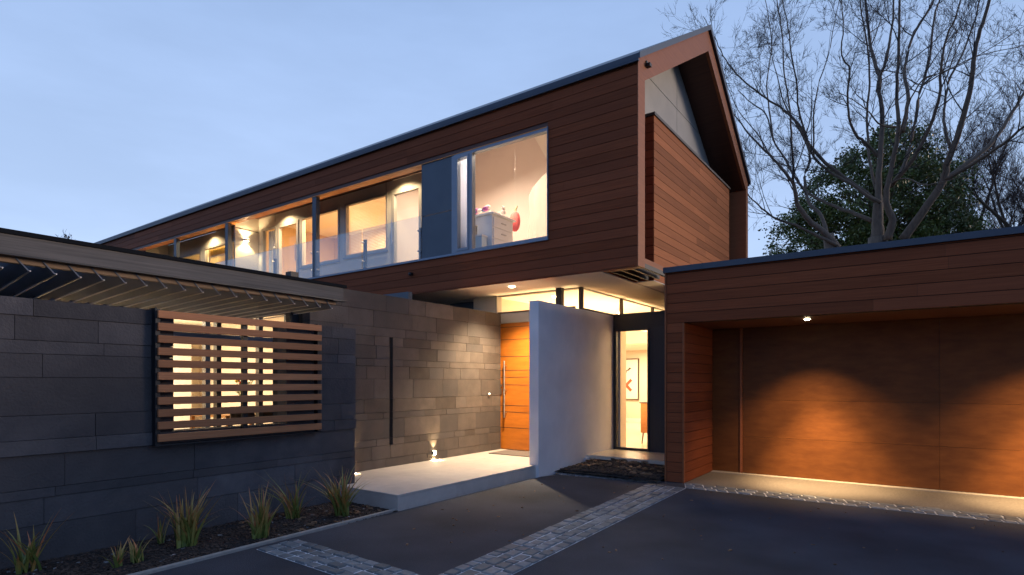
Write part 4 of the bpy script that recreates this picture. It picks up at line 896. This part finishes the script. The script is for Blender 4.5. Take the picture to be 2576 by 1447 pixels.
# ================================================================== TREES
LIMBS = [
 ('A', [(-0.96, 18.0, 5.19, 0.175), (-0.96, 18.0, 5.62, 0.139), (-0.95, 18.0, 6.21, 0.117)]),
 ('A', [(-0.95, 18.0, 6.06, 0.097), (-0.94, 18.07, 6.51, 0.08), (-0.93, 18.13, 7.21, 0.069), (-0.87, 18.2, 8.2, 0.059), (-0.9, 18.27, 8.92, 0.051), (-0.96, 18.33, 9.51, 0.043), (-0.8, 18.4, 10.08, 0.036), (-0.68, 18.47, 10.81, 0.028), (-0.62, 18.53, 11.71, 0.021), (-0.6, 18.6, 12.98, 0.015)]),
 ('A', [(-0.96, 18.3, 9.31, 0.064), (-0.94, 18.52, 9.71, 0.05), (-1.13, 18.74, 10.56, 0.042), (-1.23, 18.96, 11.44, 0.035), (-1.31, 19.18, 12.33, 0.028), (-1.38, 19.4, 13.38, 0.021)]),
 ('A', [(-0.73, 17.8, 5.16, 0.105), (-0.62, 17.66, 5.64, 0.085), (-0.74, 17.51, 6.0, 0.074), (-0.71, 17.37, 6.47, 0.064), (-0.57, 17.22, 7.09, 0.054), (-0.49, 17.08, 7.71, 0.046), (-0.51, 16.93, 8.56, 0.038), (-0.47, 16.79, 9.38, 0.031), (-0.44, 16.64, 10.63, 0.024), (-0.42, 16.5, 11.64, 0.017)]),
 ('A', [(-0.39, 17.0, 7.58, 0.049), (-0.29, 17.21, 8.41, 0.042), (-0.36, 17.43, 9.17, 0.037), (-0.29, 17.64, 9.78, 0.033), (-0.16, 17.86, 10.37, 0.029), (0.06, 18.07, 10.8, 0.026), (0.23, 18.29, 11.26, 0.022), (0.41, 18.5, 12.12, 0.019)]),
 ('A', [(-0.66, 18.0, 6.59, 0.058), (-0.39, 18.31, 7.15, 0.047), (-0.19, 18.63, 8.18, 0.04), (-0.05, 18.94, 9.25, 0.035), (0.13, 19.26, 10.07, 0.03), (0.26, 19.57, 11.44, 0.025), (0.38, 19.89, 12.06, 0.02), (0.51, 20.2, 13.21, 0.015)]),
 ('A', [(-0.62, 17.6, 6.52, 0.061), (-0.18, 17.31, 6.99, 0.047), (0.15, 17.03, 7.61, 0.039), (0.32, 16.74, 8.16, 0.032), (0.35, 16.46, 8.62, 0.026), (0.45, 16.17, 9.21, 0.021), (0.63, 15.89, 9.57, 0.016), (0.71, 15.6, 10.1, 0.012)]),
 ('A', [(-0.42, 18.2, 5.2, 0.116), (0.01, 18.07, 5.82, 0.096), (0.42, 17.93, 6.5, 0.083), (0.51, 17.8, 6.89, 0.073), (0.74, 17.67, 7.61, 0.064), (0.89, 17.53, 8.22, 0.056), (0.97, 17.4, 8.85, 0.049), (1.06, 17.27, 9.53, 0.042), (1.22, 17.13, 10.05, 0.035), (1.3, 17.0, 10.57, 0.029)]),
 ('A', [(0.42, 18.0, 6.51, 0.069), (0.94, 18.3, 6.95, 0.055), (1.39, 18.6, 7.41, 0.047), (1.73, 18.9, 8.02, 0.04), (2.08, 19.2, 8.74, 0.034), (2.39, 19.5, 9.46, 0.028)]),
 ('A', [(0.46, 17.9, 6.5, 0.055), (0.97, 17.52, 6.66, 0.041), (1.45, 17.15, 6.87, 0.032), (1.81, 16.77, 7.06, 0.025), (2.12, 16.4, 7.19, 0.019)]),
 ('A', [(0.56, 17.8, 7.24, 0.041), (0.46, 18.06, 7.82, 0.034), (0.45, 18.31, 8.38, 0.03), (0.55, 18.57, 9.16, 0.027), (0.82, 18.83, 9.9, 0.023), (1.06, 19.09, 10.65, 0.02), (1.22, 19.34, 11.45, 0.017), (1.32, 19.6, 12.28, 0.015)]),
 ('A', [(-0.94, 18.0, 6.2, 0.063), (-1.3, 17.82, 6.56, 0.054), (-1.71, 17.63, 6.94, 0.048), (-2.12, 17.45, 7.36, 0.043), (-2.45, 17.27, 7.82, 0.038), (-2.65, 17.08, 8.3, 0.033), (-3.02, 16.9, 8.78, 0.029), (-3.36, 16.72, 9.07, 0.025), (-3.69, 16.53, 9.37, 0.022), (-4.13, 16.35, 9.87, 0.018), (-4.42, 16.17, 10.38, 0.014), (-4.61, 15.98, 10.87, 0.011), (-4.85, 15.8, 11.41, 0.008)]),
 ('A', [(-0.89, 17.8, 6.14, 0.048), (-1.17, 17.67, 6.36, 0.041), (-1.58, 17.55, 6.74, 0.037), (-2.03, 17.42, 7.09, 0.033), (-2.37, 17.29, 7.52, 0.03), (-2.53, 17.16, 8.05, 0.027), (-2.69, 17.04, 8.74, 0.024), (-2.73, 16.91, 9.44, 0.02), (-2.82, 16.78, 10.15, 0.018), (-2.89, 16.65, 10.84, 0.015), (-3.0, 16.53, 11.55, 0.012), (-3.07, 16.4, 12.23, 0.01)]),
 ('A', [(-1.07, 18.1, 5.76, 0.059), (-1.47, 18.24, 6.06, 0.05), (-1.87, 18.38, 6.31, 0.045), (-2.3, 18.52, 6.63, 0.04), (-2.75, 18.66, 7.01, 0.036), (-3.11, 18.8, 7.62, 0.032), (-3.39, 18.94, 8.27, 0.028), (-3.73, 19.08, 8.9, 0.024), (-3.97, 19.22, 9.81, 0.02), (-4.43, 19.36, 10.34, 0.016), (-4.86, 19.5, 10.93, 0.012)]),
 ('A', [(-3.13, 18.9, 7.65, 0.038), (-3.21, 19.05, 8.76, 0.031), (-3.28, 19.2, 9.73, 0.026), (-3.46, 19.35, 10.97, 0.022), (-3.54, 19.5, 12.21, 0.019), (-3.73, 19.65, 13.51, 0.015), (-3.87, 19.8, 14.52, 0.012)]),
 ('A', [(-3.71, 19.0, 8.87, 0.028), (-3.88, 19.32, 9.94, 0.022), (-4.03, 19.64, 10.98, 0.018), (-3.95, 19.96, 12.28, 0.015), (-4.13, 20.28, 13.63, 0.012), (-4.42, 20.6, 14.9, 0.009)]),
 ('A', [(-0.91, 18.1, 6.27, 0.044), (-1.09, 18.34, 7.06, 0.037), (-1.21, 18.59, 7.92, 0.033), (-1.25, 18.83, 9.03, 0.029), (-1.2, 19.07, 9.89, 0.026), (-1.28, 19.31, 11.07, 0.022), (-1.43, 19.56, 12.15, 0.019), (-1.54, 19.8, 13.19, 0.016)]),
 ('A', [(-0.97, 18.2, 7.49, 0.044), (-1.19, 17.93, 7.79, 0.037), (-1.42, 17.65, 8.0, 0.032), (-1.56, 17.38, 8.37, 0.028), (-1.56, 17.1, 8.93, 0.024), (-1.49, 16.82, 9.36, 0.02), (-1.65, 16.55, 9.66, 0.017), (-1.58, 16.27, 10.19, 0.014), (-1.59, 16.0, 10.72, 0.011)]),
 ('A', [(-2.38, 17.4, 7.55, 0.025), (-2.42, 17.68, 8.71, 0.02), (-2.37, 17.96, 9.62, 0.016), (-2.13, 18.24, 10.59, 0.013), (-2.02, 18.52, 11.57, 0.01), (-1.87, 18.8, 12.6, 0.008)]),
 ('A', [(-0.46, 17.4, 7.86, 0.028), (-0.81, 16.92, 7.82, 0.02), (-1.05, 16.45, 8.03, 0.014), (-1.36, 15.97, 8.24, 0.01), (-1.66, 15.5, 8.31, 0.007)]),
 ('A', [(-0.68, 17.5, 6.5, 0.023), (-0.36, 17.24, 6.52, 0.018), (-0.03, 16.98, 6.23, 0.015), (0.25, 16.72, 6.12, 0.012), (0.59, 16.46, 6.09, 0.01), (0.9, 16.2, 6.07, 0.008)]),
 ('A', [(-0.45, 17.0, 7.49, 0.023), (-0.28, 16.67, 8.06, 0.018), (0.01, 16.33, 8.44, 0.014), (0.35, 16.0, 8.36, 0.012), (0.85, 15.67, 8.35, 0.009), (1.53, 15.33, 8.53, 0.007), (1.66, 15.0, 8.45, 0.005)]),
 ('A', [(-0.03, 18.3, 9.12, 0.019), (0.99, 19.05, 9.84, 0.012), (2.14, 19.8, 10.17, 0.007)]),
 ('B', [(-1.72, 16.5, 4.83, 0.092), (-1.99, 16.32, 5.21, 0.074), (-2.34, 16.14, 5.57, 0.063), (-2.56, 15.97, 5.98, 0.053), (-2.62, 15.79, 6.41, 0.044), (-2.79, 15.61, 6.71, 0.035), (-3.1, 15.43, 7.14, 0.028), (-3.49, 15.26, 7.63, 0.021), (-3.76, 15.08, 8.05, 0.014), (-3.98, 14.9, 8.46, 0.007)]),
 ('B', [(-1.95, 16.5, 5.17, 0.056), (-2.11, 16.68, 5.75, 0.045), (-2.44, 16.85, 6.23, 0.039), (-2.55, 17.02, 6.93, 0.033), (-2.44, 17.2, 7.5, 0.027), (-2.74, 17.38, 8.38, 0.022), (-3.14, 17.55, 9.27, 0.018), (-3.37, 17.73, 10.23, 0.013), (-3.6, 17.9, 11.18, 0.008)]),
 ('B', [(-1.73, 16.4, 4.89, 0.046), (-2.22, 16.21, 5.2, 0.036), (-2.61, 16.03, 5.45, 0.03), (-3.01, 15.84, 5.61, 0.025), (-3.32, 15.66, 5.9, 0.02), (-3.59, 15.47, 6.23, 0.015), (-3.81, 15.29, 6.69, 0.011), (-3.94, 15.1, 7.18, 0.007)]),
 ('B', [(-3.15, 15.7, 7.24, 0.019), (-3.53, 16.02, 8.0, 0.014), (-4.08, 16.35, 8.86, 0.011), (-4.51, 16.68, 9.97, 0.008), (-4.75, 17.0, 10.88, 0.005)]),
]

def norm_rand(r): return Vector((r.gauss(0, 1), r.gauss(0, 1), r.gauss(0, 1))).normalized()
def branch(mb, p, d, ln, r0, level, r, upk=.12, wig=.16, sides=4, dens=1.0):
    n = 5 if level > 0 else 4; pts = [p.copy()]; rad = [r0]; dd = d.normalized(); st = ln/n; dirs = [dd]
    for k in range(n):
        dd = (dd + norm_rand(r)*wig + Vector((0, 0, upk))).normalized(); pts.append(pts[-1] + dd*st); rad.append(r0*(1-.78*(k+1)/n)); dirs.append(dd)
    mb.tube([tuple(q) for q in pts], rad, sides if r0 > .006 else 3, cap=False, t=r.random())
    if level > 0:
        m = max(2, int(round({3: 6, 2: 6, 1: 5}[level]*dens*r.uniform(.8, 1.25))))
        for c in range(m):
            u = r.uniform(.18, 1.0)*n; k = min(int(u), n-1); f = u-k; q = pts[k].lerp(pts[k+1], f)
            ax = dirs[k].cross(norm_rand(r))
            if ax.length < .1: continue
            nd = (Matrix.Rotation(R(r.uniform(25, 55)), 3, ax.normalized()) @ dirs[k])
            branch(mb, q, nd, ln*r.uniform(.36, .58), max(.0042, r0*(1-.7*u/n)*.62), level-1, r, upk, wig, 3, dens)
def smooth_path(pts, sub=4):
    P = [Vector(p[:3]) for p in pts]; rr_ = [p[3] for p in pts]; out = []; ro = []
    for i in range(len(P)-1):
        a, b, c, d_ = P[max(i-1, 0)], P[i], P[i+1], P[min(i+2, len(P)-1)]
        for s in range(sub):
            t = s/sub
            out.append(.5*((2*b)+(c-a)*t+(2*a-5*b+4*c-d_)*t*t+(3*b-3*c+d_-a)*t**3)); ro.append(rr_[i]*(1-t)+rr_[i+1]*t)
    out.append(P[-1]); ro.append(rr_[-1]); return out, ro
def traced_tree(key, base, trunk, label, seed, twm='twig'):
    t = thing('bare_tree', base, label, 'tree', 'bare winter trees behind the garage'); r = random.Random(seed)
    MB().tube(trunk[0], trunk[1], 12).build('trunk', 'bark', t, smooth=True)
    tw = MB()
    for kk, pts in LIMBS:
        if kk != key: continue
        P, ro = smooth_path(pts)
        for i in range(1, len(P)-1): P[i] = P[i] + norm_rand(r)*.012
        MB().tube([tuple(p) for p in P], ro, 9, t=r.random()).build('limb', 'bark', t, smooth=True)
        L_ = sum((P[i+1]-P[i]).length for i in range(len(P)-1)); ro = [q*1.22 for q in ro]; nb = int(L_*1.75)
        for c in range(nb):
            u = (r.uniform(.22, 1)**.85)*(len(P)-1); i = min(int(u), len(P)-2)
            if ro[i] > .13: continue
            d0 = (P[i+1]-P[i]).normalized(); ax = d0.cross(norm_rand(r))
            if ax.length < .1: continue
            nd = Matrix.Rotation(R(r.uniform(28, 62)), 3, ax.normalized()) @ d0
            ln = r.uniform(.7, 1.75)
            branch(tw, P[i].copy(), nd, ln, min(.016, max(.006, ro[i]*.42)), 3 if ln > .95 else 2, r, .10, .17, 4, .78)
    tw.build('crown', twm, t)
    return t
traced_tree('A', (-.96, 18.0, 0), ([(-.90,18,-.1),(-.93,18,1.5),(-.95,18,3.5),(-.96,18,5.3)], [.36,.27,.24,.22]), 'big grey bare tree with many rising limbs behind the garage', 5)
traced_tree('B', (-1.85, 16.5, 0), ([(-1.5,16.5,-.1),(-1.62,16.5,2),(-1.8,16.5,4.0),(-1.93,16.5,5.2)], [.22,.17,.15,.13]), 'smaller bare tree leaning left between the house gable and the big trunk', 8)
def wild_tree(base, h, seed, label, n=9, spread=.55, r0=.2, twm='twig_red', lean=(0, 0), lv=3, dens=1.0, lmul=1.0):
    t = thing('bare_tree', base, label, 'tree', 'bare winter trees behind the garage'); r = random.Random(seed); b = Vector(base)
    tr = [tuple(b + Vector((0, 0, -.1))), tuple(b+Vector((lean[0]*.3, lean[1]*.3, h*.2))), tuple(b+Vector((lean[0], lean[1], h*.42)))]
    MB().tube(tr, [r0, r0*.8, r0*.6], 10).build('trunk', 'bark', t, smooth=True); tw = MB(); top = Vector(tr[-1])
    for k in range(n):
        a = 2*math.pi*k/n + r.uniform(-.3, .3); d0 = Vector((math.cos(a)*spread, math.sin(a)*spread, 1)).normalized(); p = top - Vector((0, 0, r.uniform(0, h*.16)))
        pts = [p]; rd = [r0*.42]; st = h*.58/6
        for s in range(6):
            d0 = (d0 + norm_rand(r)*.14 + Vector((0, 0, .04))).normalized(); pts.append(pts[-1]+d0*st); rd.append(r0*.42*(1-.85*(s+1)/6))
        MB().tube([tuple(q) for q in pts], rd, 7).build('limb', 'bark', t, smooth=True)
        for c in range(15):
            u = r.uniform(.1, 1)*6; i = min(int(u), 5); dd = (pts[i+1]-pts[i]).normalized(); ax = dd.cross(norm_rand(r)).normalized()
            branch(tw, pts[i].lerp(pts[i+1], u-i), Matrix.Rotation(R(r.uniform(25, 60)), 3, ax) @ dd, r.uniform(1.0, 2.0)*lmul, .018, lv, r, .14, .18, 4, dens)
    tw.build('crown', twm, t); return t
wild_tree((3.6, 26, 0), 10.5, 21, 'bare reddish twiggy tree beyond the evergreen at the right edge', 9, .6, .22)
wild_tree((1.2, 30, 0), 12.0, 22, 'far bare twiggy tree rising behind the right side of the evergreen', 9, .5, .22)
wild_tree((5.6, 24, 0), 8.5, 23, 'low bare bushy tree at the far right just above the garage roof', 9, .9, .2)
# little twig top seen over the canopy beam on the left
tt = thing('garden_shrub', (-20.05, 6.1, 0), 'wispy shrub tip showing above the canopy beam at far left', 'shrub'); r5 = random.Random(3); tb_ = MB()
MB().tube([(-20.05,6.1,0),(-20.0,6.12,3),(-20.02,6.1,5.2)], [.06,.04,.012], 7).build('stem', 'bark', tt)
for k in range(6): branch(tb_, Vector((-20.02,6.1,5.1+.04*k)), Vector((r5.uniform(-.5,.5), r5.uniform(-.4,.4), 1)), .40, .008, 2, r5, .1, .2, 3, .8)
for k in range(26):
    c_ = Vector((-20.02+r5.gauss(0,.09), 6.1+r5.gauss(0,.09), 5.35+r5.uniform(0,.38))); a_ = norm_rand(r5)*.045; b_ = norm_rand(r5)*.03
    tb_.quad(tuple(c_-a_), tuple(c_+b_), tuple(c_+a_), tuple(c_-b_))
tb_.build('crown', 'twig', tt)

def evergreen(base, lobes, n, seed, label, leafs=.075):
    t = thing('evergreen_tree', base, label, 'tree'); r = random.Random(seed)
    b = Vector(base); MB().tube([tuple(b), tuple(b+Vector((.1,0,3))), tuple(b+Vector((0,.1,7)))], [.28,.2,.07], 9).build('trunk', 'bark', t, smooth=True)
    mb = MB(); tot = sum(l[3]*l[4] for l in lobes); clumps = []
    for cx_, cy_, cz_, rx_, rz_ in lobes:
        for k in range(int(330*rx_*rz_/tot*len(lobes)*.34)+8):
            d0 = norm_rand(r); q = r.uniform(.55, 1.0)**.6
            clumps.append((Vector((cx_+d0.x*rx_*q, cy_+d0.y*rx_*q, cz_+d0.z*rz_*q)), r.uniform(.16, .42), r.random()))
    br = MB()
    for c_, s_r, tn in clumps[::3]: br.tube([tuple(b+Vector((0, 0, max(1, c_.z-b.z-1.2)))), tuple(c_)], [.03, .008], 4, cap=False)
    br.build('branches', 'bark', t)
    for k in range(n):
        c_, s_r, tn = clumps[r.randrange(len(clumps))]
        p = c_ + Vector((r.gauss(0, 1), r.gauss(0, 1), r.gauss(0, .8)))*s_r*.55
        a_ = norm_rand(r); a_.z -= .35; a_.normalize(); s_ = a_.cross(norm_rand(r)).normalized(); ls = leafs*r.uniform(.7, 1.35)
        tip = p + a_*ls*1.3; m1 = p + a_*ls*.55 + s_*ls*.36; m2 = p + a_*ls*.55 - s_*ls*.36
        mb.quad(tuple(p), tuple(m1), tuple(tip), tuple(m2), min(1, max(0, tn*.6+r.random()*.4)))
    mb.build('crown', 'leaf', t); return t
evergreen((-1.4, 23, 0), [(-1.4,23,7.4,2.4,2.3),(-2.9,22.8,6.2,1.7,1.7),(-4.0,22.5,5.1,1.2,1.1),(-.1,23.2,7.0,1.75,1.9),(.45,23,5.6,1.25,1.6),(-.9,23,8.9,1.3,1.1),(-1.2,22.6,5.2,2.2,1.6),(-4.9,22.4,4.5,.8,.7)], 95000, 33, 'dense dark evergreen tree behind the limbs of the big bare tree')
